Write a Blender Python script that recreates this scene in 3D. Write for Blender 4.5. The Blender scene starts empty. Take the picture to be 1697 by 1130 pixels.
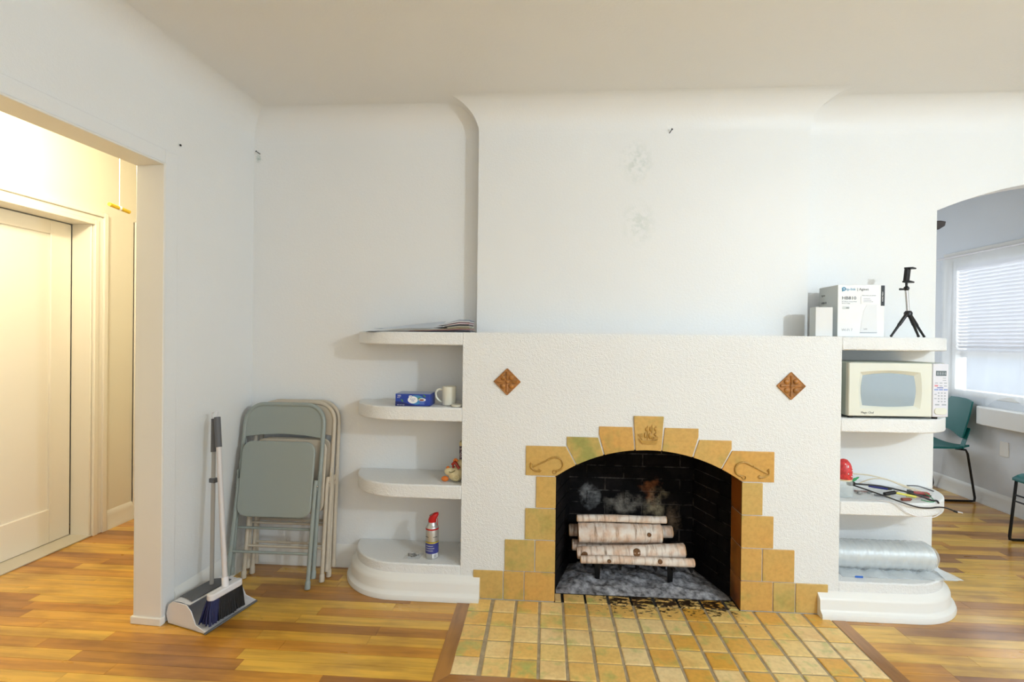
import bpy, math, random
from mathutils import Vector, Matrix
random.seed(7)
PI = math.pi
SC = bpy.context.scene
COL = SC.collection

# ------------------------------------------------------------------ camera
F_PX, YAW, PITCH, ROLL = 818.18, -0.0642945, -0.0054383, 0.0117450
CAM = Vector((-0.12277, -2.45765, 1.31))

def ray(u, v):
    a, b = u - 848.5, v - 565.0
    c, s = math.cos(ROLL), math.sin(ROLL)
    x = (a * c + b * s) / F_PX
    z = -(-a * s + b * c) / F_PX
    y = 1.0
    c, s = math.cos(PITCH), math.sin(PITCH)
    y, z = y * c - z * s, y * s + z * c
    c, s = math.cos(YAW), math.sin(YAW)
    return Vector((x * c + y * s, -x * s + y * c, z))

def atY(u, v, k):
    d = ray(u, v); return CAM + d * ((k - CAM.y) / d.y)

def atX(u, v, k):
    d = ray(u, v); return CAM + d * ((k - CAM.x) / d.x)

def atZ(u, v, k=0.0):
    d = ray(u, v); return CAM + d * ((k - CAM.z) / d.z)

cd = bpy.data.cameras.new('camera')
cam = bpy.data.objects.new('camera', cd); COL.objects.link(cam)
fw = ray(848.5, 565).normalized()
rt = (ray(848.5 + F_PX, 565) - ray(848.5, 565)).normalized()
upv = rt.cross(fw)
M3 = Matrix((rt, upv, -fw)).transposed()
cam.matrix_world = Matrix.Translation(CAM) @ M3.to_4x4()
cd.sensor_width = 36.0
cd.lens = F_PX / 1697.0 * 36.0
cd.clip_start = 0.05
SC.camera = cam

# ------------------------------------------------------------------ light and exposure
SC.view_settings.view_transform = 'Standard'
SC.view_settings.look = 'None'
SC.view_settings.exposure = -0.02
SC.view_settings.gamma = 1.0
SC.view_settings.use_curve_mapping = False
W = bpy.data.worlds.new('daylight'); SC.world = W; W.use_nodes = True
W.node_tree.nodes['Background'].inputs[0].default_value = (0.80, 0.90, 1.0, 1)
W.node_tree.nodes['Background'].inputs[1].default_value = 0.7

def area(name, loc, target, sx, sy, power, color):
    d = bpy.data.lights.new(name, 'AREA'); d.shape = 'RECTANGLE'
    d.size = sx; d.size_y = sy; d.energy = power; d.color = color
    o = bpy.data.objects.new(name, d); COL.objects.link(o); o.location = loc
    o.rotation_euler = (Vector(target) - Vector(loc)).to_track_quat('-Z', 'Y').to_euler()
    return o

area('daylight_rear_window', (0.5, -4.62, 1.5), (0.5, 0, 1.4), 2.8, 1.5, 17, (0.84, 0.92, 1.0))
area('daylight_side_window', (3.62, -2.7, 1.5), (0, -2.7, 1.4), 1.9, 1.4, 12, (0.80, 0.90, 1.0))
area('daylight_dining_window', (3.72, 1.5, 1.5), (0, 1.5, 1.2), 1.4, 1.3, 19, (0.86, 0.93, 1.0))
area('daylight_dining_back_window', (2.2, 3.32, 1.5), (2.2, 0, 1.2), 1.2, 1.2, 20, (0.86, 0.93, 1.0))

# ------------------------------------------------------------------ node helpers
def new_mat(name):
    m = bpy.data.materials.new(name); m.use_nodes = True
    nt = m.node_tree
    return m, nt, nt.nodes, nt.links, nt.nodes['Principled BSDF']

def lin(c):
    return tuple(((x / 255.0) / 12.92 if x / 255.0 <= 0.04045 else ((x / 255.0 + 0.055) / 1.055) ** 2.4) for x in c) + (1.0,)

def ramp(N, stops, interp='LINEAR'):
    r = N.new('ShaderNodeValToRGB'); r.color_ramp.interpolation = interp
    e = r.color_ramp.elements
    while len(e) < len(stops): e.new(0.5)
    for k, (p, c) in enumerate(stops):
        e[k].position = p; e[k].color = c if len(c) == 4 else tuple(c) + (1,)
    return r

def pos(N, L, scale=(1, 1, 1), rnd=False, obj=False):
    mp = N.new('ShaderNodeMapping'); mp.inputs['Scale'].default_value = scale
    if obj:
        t = N.new('ShaderNodeTexCoord'); L.new(t.outputs['Object'], mp.inputs[0])
    else:
        g = N.new('ShaderNodeNewGeometry'); L.new(g.outputs['Position'], mp.inputs[0])
    if rnd:
        oi = N.new('ShaderNodeObjectInfo')
        mm = N.new('ShaderNodeMath'); mm.operation = 'MULTIPLY'; mm.inputs[1].default_value = 37.0
        L.new(oi.outputs['Random'], mm.inputs[0])
        L.new(mm.outputs[0], mp.inputs['Location'])
    return mp

def noise(N, L, vec, scale, detail=3, rough=0.55):
    n = N.new('ShaderNodeTexNoise'); n.inputs['Scale'].default_value = scale
    n.inputs['Detail'].default_value = detail; n.inputs['Roughness'].default_value = rough
    L.new(vec.outputs[0], n.inputs['Vector']); return n

def bump(N, L, B, src, strength, dist=0.002):
    b = N.new('ShaderNodeBump'); b.inputs['Strength'].default_value = strength
    b.inputs['Distance'].default_value = dist
    L.new(src, b.inputs['Height']); L.new(b.outputs[0], B.inputs['Normal']); return b

def mix(N, L, fac, a, b, mode='MIX'):
    m = N.new('ShaderNodeMix'); m.data_type = 'RGBA'; m.blend_type = mode
    for sock, val in ((m.inputs[0], fac), (m.inputs[6], a), (m.inputs[7], b)):
        if hasattr(val, 'is_linked') or hasattr(val, 'links'): L.new(val, sock)
        else: sock.default_value = val
    return m.outputs[2]

def plain(name, c, rough=0.5, metal=0.0, bs=None, bst=0.2, var=0.0, vs=8.0, spec=0.5, coat=0.0, dist=0.002):
    m, nt, N, L, B = new_mat(name)
    col = lin(c)
    B.inputs['Base Color'].default_value = col
    B.inputs['Roughness'].default_value = rough; B.inputs['Metallic'].default_value = metal
    B.inputs['Specular IOR Level'].default_value = spec; B.inputs['Coat Weight'].default_value = coat
    if var:
        n = noise(N, L, pos(N, L, rnd=False), vs, 4)
        r = ramp(N, [(0.3, tuple(x * (1 - var) for x in col[:3])), (0.7, tuple(min(1, x * (1 + var)) for x in col[:3]))])
        L.new(n.outputs['Fac'], r.inputs[0]); L.new(r.outputs[0], B.inputs['Base Color'])
    if bs:
        n2 = noise(N, L, pos(N, L), bs, 2)
        bump(N, L, B, n2.outputs['Fac'], bst, dist)
    return m

def plaster(name, c, scale, strength, rough=0.5, stains=()):
    m, nt, N, L, B = new_mat(name)
    p = pos(N, L)
    n = noise(N, L, p, scale, 2, 0.5); n2 = noise(N, L, p, scale * 2.7, 2, 0.5)
    ad = N.new('ShaderNodeMath'); ad.operation = 'ADD'
    L.new(n.outputs['Fac'], ad.inputs[0]); L.new(n2.outputs['Fac'], ad.inputs[1])
    bump(N, L, B, ad.outputs[0], strength, 0.004)
    big = noise(N, L, p, 1.3, 3)
    col = lin(c)
    r = ramp(N, [(0.3, tuple(x * 0.975 for x in col[:3])), (0.7, col[:3])])
    L.new(big.outputs['Fac'], r.inputs[0])
    out = r.outputs[0]
    for (x, y, z, rx, rz, sc, amt) in stains:
        mp = N.new('ShaderNodeMapping'); mp.inputs['Location'].default_value = (-x / rx, -y, -z / rz)
        mp.inputs['Scale'].default_value = (1 / rx, 1, 1 / rz)
        g = N.new('ShaderNodeNewGeometry'); L.new(g.outputs['Position'], mp.inputs[0])
        ln = N.new('ShaderNodeVectorMath'); ln.operation = 'LENGTH'; L.new(mp.outputs[0], ln.inputs[0])
        rr = ramp(N, [(0.1, (amt, amt, amt)), (1.0, (0, 0, 0))]); L.new(ln.outputs['Value'], rr.inputs[0])
        sn = noise(N, L, p, 38, 3); sr = ramp(N, [(0.42, (0, 0, 0)), (0.62, (1, 1, 1))]); L.new(sn.outputs['Fac'], sr.inputs[0])
        mu = N.new('ShaderNodeMath'); mu.operation = 'MULTIPLY'
        L.new(rr.outputs[0], mu.inputs[0]); L.new(sr.outputs[0], mu.inputs[1])
        out = mix(N, L, mu.outputs[0], out, lin(sc))
    L.new(out, B.inputs['Base Color'])
    B.inputs['Roughness'].default_value = rough
    B.inputs['Specular IOR Level'].default_value = 0.4
    return m

M = {}
M['wall'] = plaster('wall_plaster', (236, 237, 236), 85, 0.22, 0.42,
                    [(0.356, 0.2, 2.25, 0.10, 0.13, (204, 212, 208), 0.7), (0.37, 0.2, 1.93, 0.10, 0.14, (208, 216, 210), 0.6),
                     (-1.77, 0.29, 2.33, 0.03, 0.035, (70, 130, 120), 0.6)])
M['surround'] = plaster('fireplace_plaster', (239, 240, 239), 75, 0.8, 0.45)
M['ceil'] = M['wall']
M['trim'] = plain('white_gloss_trim', (238, 236, 230), 0.35, bs=25, bst=0.05)
M['hallwall'] = plain('hall_paint', (240, 236, 222), 0.45, bs=60, bst=0.08)
M['door'] = plain('door_paint', (242, 238, 228), 0.35, bs=30, bst=0.04)
M['dwall'] = plaster('dining_plaster', (226, 230, 234), 90, 0.2, 0.5)
M['black'] = plain('black_plastic', (18, 18, 20), 0.4)
M['blackmetal'] = plain('black_metal', (14, 13, 14), 0.35, 0.3)
M['chrome'] = plain('chrome', (205, 200, 195), 0.15, 1.0)
M['whiteplastic'] = plain('white_plastic', (232, 230, 232), 0.35)
M['greygrip'] = plain('grey_rubber', (98, 99, 102), 0.6)
M['ink'] = plain('dark_print', (50, 54, 60), 0.6)
M['paleink'] = plain('pale_print', (168, 174, 182), 0.6)
M['whiteink'] = plain('white_print', (245, 245, 245), 0.6)

# wood planks
def wood(name, c0, c1, c2, axis=0, rough=0.32):
    m, nt, N, L, B = new_mat(name)
    sc = [18, 18, 18]; sc[axis] = 1.1
    p = pos(N, L, tuple(sc), rnd=True)
    n = noise(N, L, p, 1.6, 5, 0.62)
    oi = N.new('ShaderNodeObjectInfo')
    base = ramp(N, [(0.0, lin(c0)), (0.3, lin(c0)), (0.6, lin(c1)), (1.0, lin(c2))]); L.new(oi.outputs['Random'], base.inputs[0])
    gr = ramp(N, [(0.36, (0.62, 0.56, 0.48)), (0.58, (1, 1, 1))]); L.new(n.outputs['Fac'], gr.inputs[0])
    c = mix(N, L, 0.75, base.outputs[0], gr.outputs[0], 'MULTIPLY')
    st = [3, 9, 9]; 
    if axis == 1: st = [9, 3, 9]
    pn = noise(N, L, pos(N, L, tuple(st)), 0.55, 4)
    sr = ramp(N, [(0.48, (1, 1, 1)), (0.66, (0.50, 0.43, 0.38))]); L.new(pn.outputs['Fac'], sr.inputs[0])
    c = mix(N, L, 0.8, c, sr.outputs[0], 'MULTIPLY')
    L.new(c, B.inputs['Base Color'])
    rr = ramp(N, [(0.3, (rough - 0.08,) * 3), (0.7, (rough + 0.12,) * 3)]); L.new(pn.outputs['Fac'], rr.inputs[0])
    L.new(rr.outputs[0], B.inputs['Roughness'])
    bump(N, L, B, n.outputs['Fac'], 0.12, 0.001)
    B.inputs['Coat Weight'].default_value = 0.6; B.inputs['Coat Roughness'].default_value = 0.16
    return m
M['plank'] = wood('oak_plank', (236, 186, 70), (218, 152, 44), (160, 106, 44))
M['plank_y'] = wood('oak_border', (206, 158, 78), (198, 144, 62), (172, 118, 54), axis=1)
M['subfloor'] = plain('dark_gap', (60, 36, 16), 0.8)

# glazed tile
def glazed(name, stops, green, amt, rough=0.3, vs=9.0, soot=False):
    m, nt, N, L, B = new_mat(name)
    oi = N.new('ShaderNodeObjectInfo')
    base = ramp(N, [(p, lin(c)) for p, c in stops]); L.new(oi.outputs['Random'], base.inputs[0])
    p = pos(N, L, (1, 1, 1), rnd=True)
    n = noise(N, L, p, vs, 3); 
    gr = ramp(N, [(0.52, (0, 0, 0)), (0.72, (amt, amt, amt))]); L.new(n.outputs['Fac'], gr.inputs[0])
    c = mix(N, L, gr.outputs[0], base.outputs[0], lin(green))
    n3 = noise(N, L, p, vs * 0.8, 2)
    wr = ramp(N, [(0.45, (0, 0, 0)), (0.75, (0.4, 0.4, 0.4))]); L.new(n3.outputs['Fac'], wr.inputs[0])
    c = mix(N, L, wr.outputs[0], c, lin((222, 160, 82)))
    n2 = noise(N, L, p, 55, 3)
    sp = ramp(N, [(0.35, (0.84, 0.82, 0.78)), (0.6, (1, 1, 1))]); L.new(n2.outputs['Fac'], sp.inputs[0])
    c = mix(N, L, 0.7, c, sp.outputs[0], 'MULTIPLY')
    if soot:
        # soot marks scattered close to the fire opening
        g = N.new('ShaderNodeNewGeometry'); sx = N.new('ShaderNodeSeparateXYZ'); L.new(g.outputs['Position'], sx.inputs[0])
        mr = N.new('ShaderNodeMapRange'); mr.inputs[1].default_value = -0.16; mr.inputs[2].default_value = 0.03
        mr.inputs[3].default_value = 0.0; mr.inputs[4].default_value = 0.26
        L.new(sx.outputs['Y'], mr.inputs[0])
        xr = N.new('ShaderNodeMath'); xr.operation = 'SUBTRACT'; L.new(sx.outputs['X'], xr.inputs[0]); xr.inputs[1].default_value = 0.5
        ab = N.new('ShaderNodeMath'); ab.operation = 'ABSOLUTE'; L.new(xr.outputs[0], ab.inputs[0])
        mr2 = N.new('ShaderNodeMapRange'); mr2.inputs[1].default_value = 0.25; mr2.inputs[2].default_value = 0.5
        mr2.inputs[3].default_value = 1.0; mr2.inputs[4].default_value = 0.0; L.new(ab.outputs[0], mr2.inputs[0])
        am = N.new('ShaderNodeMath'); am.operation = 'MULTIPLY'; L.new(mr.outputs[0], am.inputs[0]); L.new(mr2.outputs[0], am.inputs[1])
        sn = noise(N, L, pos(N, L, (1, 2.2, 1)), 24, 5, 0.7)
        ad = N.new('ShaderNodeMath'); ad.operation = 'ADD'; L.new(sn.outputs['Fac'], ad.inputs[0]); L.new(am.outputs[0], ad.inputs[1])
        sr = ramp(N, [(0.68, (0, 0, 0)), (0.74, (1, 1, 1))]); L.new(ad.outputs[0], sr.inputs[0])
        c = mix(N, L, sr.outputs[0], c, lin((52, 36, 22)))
    L.new(c, B.inputs['Base Color'])
    B.inputs['Roughness'].default_value = rough
    bump(N, L, B, n2.outputs['Fac'], 0.08, 0.001)
    return m
M['hearth'] = glazed('hearth_tile_glaze', [(0, (246, 218, 162)), (0.35, (243, 209, 134)), (0.7, (240, 198, 114)), (1, (228, 170, 68))], (176, 186, 104), 0.85, 0.32, 11, soot=True)
M['tile'] = glazed('surround_tile_glaze', [(0, (204, 174, 104)), (0.5, (210, 172, 98)), (1, (214, 164, 86))], (150, 152, 80), 0.9, 0.32, 7)
M['relief'] = plain('relief_glaze', (184, 142, 68), 0.3, var=0.15, vs=40)
M['diamond'] = plain('brown_relief_glaze', (168, 112, 52), 0.35, var=0.35, vs=45)
M['grout'] = plain('hearth_grout', (168, 150, 120), 0.85, var=0.25, vs=30, bs=80, bst=0.3)

# soot brick
def sootbrick(name, mortar):
    m, nt, N, L, B = new_mat(name)
    p = pos(N, L)
    n = noise(N, L, p, 7, 5, 0.7)
    base = (11, 10, 11) if not mortar else (20, 19, 19)
    r = ramp(N, [(0.45, lin(base)), (0.78, lin((36, 31, 31) if not mortar else (120, 112, 106)))]); L.new(n.outputs['Fac'], r.inputs[0])
    out = r.outputs[0]
    n2 = noise(N, L, p, 15, 6, 0.75); sr = ramp(N, [(0.36, (0, 0, 0)), (0.62, (1, 1, 1))]); L.new(n2.outputs['Fac'], sr.inputs[0])
    # burnt-clean patches on the back bricks
    dn = noise(N, L, p, 9, 3, 0.6); dv = N.new('ShaderNodeVectorMath'); dv.operation = 'MULTIPLY_ADD'
    L.new(dn.outputs['Color'], dv.inputs[0]); dv.inputs[1].default_value = (0.22, 0.22, 0.22)
    gp0 = N.new('ShaderNodeNewGeometry'); sb0 = N.new('ShaderNodeVectorMath'); sb0.operation = 'SUBTRACT'; L.new(gp0.outputs['Position'], sb0.inputs[0]); sb0.inputs[1].default_value = (0.11, 0.11, 0.11)
    L.new(sb0.outputs[0], dv.inputs[2])
    for (x, z, rx, rz, c, a) in ((0.15, 0.42, 0.07, 0.10, (150, 150, 150), 0.8), (0.36, 0.36, 0.13, 0.07, (150, 142, 130), 0.9),
                                 (0.50, 0.45, 0.06, 0.08, (140, 84, 48), 1.0), (0.52, 0.36, 0.08, 0.10, (160, 146, 118), 0.9), (0.64, 0.26, 0.06, 0.10, (140, 120, 100), 0.8)):
        mp = N.new('ShaderNodeMapping'); mp.inputs['Location'].default_value = (-x / rx, 0, -z / rz)
        mp.inputs['Scale'].default_value = (1 / rx, 0, 1 / rz)
        L.new(dv.outputs[0], mp.inputs[0])
        ln = N.new('ShaderNodeVectorMath'); ln.operation = 'LENGTH'; L.new(mp.outputs[0], ln.inputs[0])
        rr = ramp(N, [(0.4, (a, a, a)), (1.0, (0, 0, 0))]); L.new(ln.outputs['Value'], rr.inputs[0])
        mu = N.new('ShaderNodeMath'); mu.operation = 'MULTIPLY'; L.new(rr.outputs[0], mu.inputs[0]); L.new(sr.outputs[0], mu.inputs[1])
        out = mix(N, L, mu.outputs[0], out, lin(c))
    L.new(out, B.inputs['Base Color'])
    B.inputs['Roughness'].default_value = 0.85
    B.inputs['Specular IOR Level'].default_value = 0.15
    bump(N, L, B, n2.outputs['Fac'], 0.4, 0.004)
    return m
M['brick'] = sootbrick('sooty_brick', False)
M['mortar'] = sootbrick('sooty_mortar', True)
M['ash'] = plain('ash', (146, 145, 148), 0.95, var=0.75, vs=35, bs=60, bst=0.8, dist=0.006, spec=0.1)
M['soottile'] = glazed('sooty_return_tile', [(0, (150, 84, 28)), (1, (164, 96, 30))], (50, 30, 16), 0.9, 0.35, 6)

# birch bark
def birch():
    m, nt, N, L, B = new_mat('birch_bark')
    p = pos(N, L, (40, 6, 6), obj=True)
    n = noise(N, L, p, 1.5, 4, 0.6)
    r = ramp(N, [(0.24, lin((70, 50, 38))), (0.34, lin((196, 176, 158))), (0.5, lin((240, 230, 220)))]); L.new(n.outputs['Fac'], r.inputs[0])
    p2 = pos(N, L, (3, 3, 3), obj=True, rnd=False)
    n2 = noise(N, L, p2, 6, 4); r2 = ramp(N, [(0.35, lin((236, 205, 178))), (0.6, lin((255, 252, 248)))]); L.new(n2.outputs['Fac'], r2.inputs[0])
    L.new(mix(N, L, 0.9, r.outputs[0], r2.outputs[0], 'MULTIPLY'), B.inputs['Base Color'])
    B.inputs['Roughness'].default_value = 0.7
    bump(N, L, B, n.outputs['Fac'], 0.4, 0.003); return m
M['birch'] = birch()
M['cutwood'] = plain('cut_wood', (206, 158, 104), 0.8, var=0.3, vs=60)
M['knot'] = plain('bark_knot', (120, 84, 52), 0.85, var=0.35, vs=90)

def clear(name, c, rough=0.08, alpha=0.35, bs=None, bst=0.4, trans=False):
    m, nt, N, L, B = new_mat(name)
    B.inputs['Base Color'].default_value = lin(c); B.inputs['Roughness'].default_value = rough
    B.inputs['Alpha'].default_value = alpha
    B.inputs['Specular IOR Level'].default_value = 0.8
    if bs:
        n = noise(N, L, pos(N, L), bs, 4, 0.6); bump(N, L, B, n.outputs['Fac'], bst, 0.006)
    return m
M['clearbag'] = clear('clear_plastic_film', (236, 242, 244), 0.12, 0.22, 45, 0.8)
M['bubble'] = clear('cloudy_plastic_film', (240, 246, 248), 0.12, 0.40, 30, 0.9)
M['jar'] = clear('clear_plastic_jar', (230, 240, 240), 0.08, 0.3)
M['glass'] = clear('window_glass', (240, 246, 255), 0.02, 0.12)

def sheer():
    m, nt, N, L, B = new_mat('sheer_curtain')
    out = N['Material Output']; N.remove(B)
    d = N.new('ShaderNodeBsdfDiffuse'); d.inputs[0].default_value = lin((242, 246, 250))
    t = N.new('ShaderNodeBsdfTranslucent'); t.inputs[0].default_value = lin((242, 247, 252))
    tr = N.new('ShaderNodeBsdfTransparent')
    m1 = N.new('ShaderNodeMixShader'); m1.inputs[0].default_value = 0.5; L.new(d.outputs[0], m1.inputs[1]); L.new(t.outputs[0], m1.inputs[2])
    m2 = N.new('ShaderNodeMixShader'); m2.inputs[0].default_value = 0.62; L.new(m1.outputs[0], m2.inputs[1]); L.new(tr.outputs[0], m2.inputs[2])
    L.new(m2.outputs[0], out.inputs[0]); return m
M['sheer'] = sheer()

# ------------------------------------------------------------------ mesh helpers
class MB:
    def __init__(s): s.v = []; s.f = []
    def add(s, vs, fs):
        b = len(s.v); s.v += [tuple(p) for p in vs]; s.f += [tuple(b + i for i in q) for q in fs]; return s
    def box(s, a, b, mtx=None):
        (x0, y0, z0), (x1, y1, z1) = a, b
        vs = [Vector(p) for p in ((x0, y0, z0), (x1, y0, z0), (x1, y1, z0), (x0, y1, z0), (x0, y0, z1), (x1, y0, z1), (x1, y1, z1), (x0, y1, z1))]
        if mtx: vs = [mtx @ p for p in vs]
        return s.add(vs, [(0, 3, 2, 1), (4, 5, 6, 7), (0, 1, 5, 4), (1, 2, 6, 5), (2, 3, 7, 6), (3, 0, 4, 7)])
    def prism(s, poly, h0, h1, plane='xy', mtx=None):
        n = len(poly)
        def P(a, b, h):
            p = Vector((a, b, h)) if plane == 'xy' else (Vector((a, h, b)) if plane == 'xz' else Vector((h, a, b)))
            return mtx @ p if mtx else p
        vs = [P(a, b, h0) for a, b in poly] + [P(a, b, h1) for a, b in poly]
        fs = [tuple(range(n))[::-1], tuple(range(n, 2 * n))] + [(i, (i + 1) % n, n + (i + 1) % n, n + i) for i in range(n)]
        return s.add(vs, fs)
    def tube(s, path, r, n=10, closed=False, caps=True, flat=1.0):
        P = [Vector(p) for p in path]; m = len(P)
        R = r if isinstance(r, (list, tuple)) else [r] * m
        T = []
        for i in range(m):
            a = P[(i - 1) % m] if (closed or i > 0) else P[i]
            b = P[(i + 1) % m] if (closed or i < m - 1) else P[i]
            T.append((b - a).normalized())
        up = Vector((0, 0, 1)) if abs(T[0].z) < 0.9 else Vector((0, 1, 0))
        nrm = (up - T[0] * up.dot(T[0])).normalized()
        vs = []
        for i in range(m):
            nrm = (nrm - T[i] * nrm.dot(T[i])).normalized(); bi = T[i].cross(nrm)
            for k in range(n):
                a = 2 * PI * k / n
                vs.append(P[i] + (nrm * math.cos(a) + bi * math.sin(a) * flat) * R[i])
        fs = []
        for i in range(m if closed else m - 1):
            j = (i + 1) % m
            for k in range(n):
                fs.append((i * n + k, i * n + (k + 1) % n, j * n + (k + 1) % n, j * n + k))
        if caps and not closed: fs += [tuple(range(n))[::-1], tuple((m - 1) * n + k for k in range(n))]
        return s.add(vs, fs)
    def lathe(s, prof, n=24, c=(0, 0, 0), mtx=None):
        vs = []; fs = []; m = len(prof)
        for (r, z) in prof:
            for k in range(n):
                a = 2 * PI * k / n
                p = Vector((c[0] + r * math.cos(a), c[1] + r * math.sin(a), c[2] + z)); vs.append(mtx @ p if mtx else p)
        for i in range(m - 1):
            for k in range(n): fs.append((i * n + k, i * n + (k + 1) % n, (i + 1) * n + (k + 1) % n, (i + 1) * n + k))
        fs += [tuple(range(n))[::-1], tuple((m - 1) * n + k for k in range(n))]
        return s.add(vs, fs)
    def ball(s, c, r, n=14, m=9, sq=(1, 1, 1), mtx=None):
        vs = []; fs = []
        for i in range(m + 1):
            t = PI * i / m
            for k in range(n):
                a = 2 * PI * k / n
                p = Vector((c[0] + r * sq[0] * math.sin(t) * math.cos(a), c[1] + r * sq[1] * math.sin(t) * math.sin(a), c[2] + r * sq[2] * math.cos(t)))
                vs.append(mtx @ p if mtx else p)
        for i in range(m):
            for k in range(n): fs.append((i * n + k, (i + 1) * n + k, (i + 1) * n + (k + 1) % n, i * n + (k + 1) % n))
        return s.add(vs, fs)
    def grid(s, fn, nu, nv):
        vs = [fn(i / nu, j / nv) for j in range(nv + 1) for i in range(nu + 1)]
        fs = [(j * (nu + 1) + i, j * (nu + 1) + i + 1, (j + 1) * (nu + 1) + i + 1, (j + 1) * (nu + 1) + i) for j in range(nv) for i in range(nu)]
        return s.add(vs, fs)
    def sheet(s, fn, nu, nv, th):
        """a thin slab: fn gives the lower surface, th (number or function of u) its thickness along z"""
        t = th if callable(th) else (lambda u: th)
        b = len(s.v); s.grid(fn, nu, nv); n = (nu + 1) * (nv + 1)
        s.grid(lambda u, v: Vector(fn(u, v)) + Vector((0, 0, t(u))), nu, nv)
        for i in range(nu):
            s.f.append((b + i, b + i + 1, b + n + i + 1, b + n + i))
            k = nv * (nu + 1); s.f.append((b + k + i, b + k + i + 1, b + n + k + i + 1, b + n + k + i))
        for j in range(nv):
            p, q = j * (nu + 1), (j + 1) * (nu + 1)
            s.f.append((b + p, b + q, b + n + q, b + n + p)); s.f.append((b + p + nu, b + q + nu, b + n + q + nu, b + n + p + nu))
        return s
    def mesh(s, name, smooth=None):
        me = bpy.data.meshes.new(name); me.from_pydata(s.v, [], s.f); me.update()
        import bmesh
        bm = bmesh.new(); bm.from_mesh(me); bmesh.ops.recalc_face_normals(bm, faces=bm.faces); bm.to_mesh(me); bm.free()
        if smooth:
            me.polygons.foreach_set('use_smooth', [True] * len(me.polygons)); me.set_sharp_from_angle(angle=math.radians(smooth))
        return me
    def build(s, name, mat, parent=None, smooth=None, bevel=None, loc=None, rot=None):
        me = s.mesh(name, smooth); o = bpy.data.objects.new(name, me); COL.objects.link(o)
        me.materials.append(M[mat] if isinstance(mat, str) else mat)
        if parent: o.parent = parent
        if loc: o.location = loc
        if rot: o.rotation_euler = rot
        if bevel:
            b = o.modifiers.new('bevel', 'BEVEL'); b.width = bevel; b.segments = 2; b.limit_method = 'ANGLE'; b.angle_limit = math.radians(40)
            me.polygons.foreach_set('use_smooth', [True] * len(me.polygons)); me.set_sharp_from_angle(angle=math.radians(50))
            b.harden_normals = False
        return o

def empty(name, loc=(0, 0, 0), rot=(0, 0, 0)):
    o = bpy.data.objects.new(name, None); COL.objects.link(o); o.location = loc; o.rotation_euler = rot; o.empty_display_size = 0.05
    return o

def tag(o, label, cat, group=None):
    o['label'] = label; o['category'] = cat
    if group: o['group'] = group
    return o

def thing(name, label, cat, loc=(0, 0, 0), rot=(0, 0, 0), group=None):
    return tag(empty(name, loc, rot), label, cat, group)

def struct(o): o['kind'] = 'structure'; return o

def copy_tree(o, parent=None):
    c = o.copy(); COL.objects.link(c); c.parent = parent
    for ch in list(o.children): copy_tree(ch, c)
    return c

def text(name, body, size, mat, parent, loc, rot=(PI / 2, 0, 0), align='LEFT', sx=1.0):
    cu = bpy.data.curves.new(name, 'FONT'); cu.body = body; cu.size = size; cu.align_x = align; cu.extrude = 0.00015
    cu.resolution_u = 2
    tmp = bpy.data.objects.new(name, cu); COL.objects.link(tmp)
    dg = bpy.context.evaluated_depsgraph_get(); dg.update()
    me = bpy.data.meshes.new_from_object(tmp.evaluated_get(dg))
    bpy.data.objects.remove(tmp); bpy.data.curves.remove(cu)
    me.materials.clear(); me.materials.append(M[mat])
    o = bpy.data.objects.new(name, me); COL.objects.link(o); o.parent = parent; o.location = loc; o.rotation_euler = rot; o.scale = (sx, 1, 1)
    return o

def rrect(x0, z0, x1, z1, r, n=6):
    pts = []
    for cx, cz, a0 in ((x1 - r, z1 - r, 0), (x0 + r, z1 - r, 90), (x0 + r, z0 + r, 180), (x1 - r, z0 + r, 270)):
        for k in range(n + 1):
            a = math.radians(a0 + 90 * k / n); pts.append((cx + r * math.cos(a), cz + r * math.sin(a)))
    return pts

def spline(pts, n=8):
    P = [Vector(p) for p in pts]; out = []
    for i in range(len(P) - 1):
        p0 = P[max(i - 1, 0)]; p1 = P[i]; p2 = P[i + 1]; p3 = P[min(i + 2, len(P) - 1)]
        for k in range(n):
            t = k / n
            out.append(0.5 * ((2 * p1) + (p2 - p0) * t + (2 * p0 - 5 * p1 + 4 * p2 - p3) * t * t + (3 * p1 - p0 - 3 * p2 + p3) * t ** 3))
    out.append(P[-1]); return out

# ------------------------------------------------------------------ the room
ZC, RC = 2.562, 0.145                 # ceiling height, cove radius
YB, YF = 0.29, 0.20                 # recess wall, chimney breast
XBL, XBR = -0.486, 1.242
CORN = Vector((-1.80, YB))
TL = Vector((-0.035, -0.63)).normalized()      # along the left wall toward the camera
NL = Vector((0.63, -0.035)).normalized()       # out of the left wall into the room
XR, YREAR = 3.49, -4.5

def LW(s, d, z): p = CORN + TL * s + NL * d; return Vector((p.x, p.y, z))
LWM = Matrix(((TL.x, NL.x, 0, CORN.x), (TL.y, NL.y, 0, CORN.y), (0, 0, 1, 0), (0, 0, 0, 1)))   # local (s,d,z)

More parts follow.
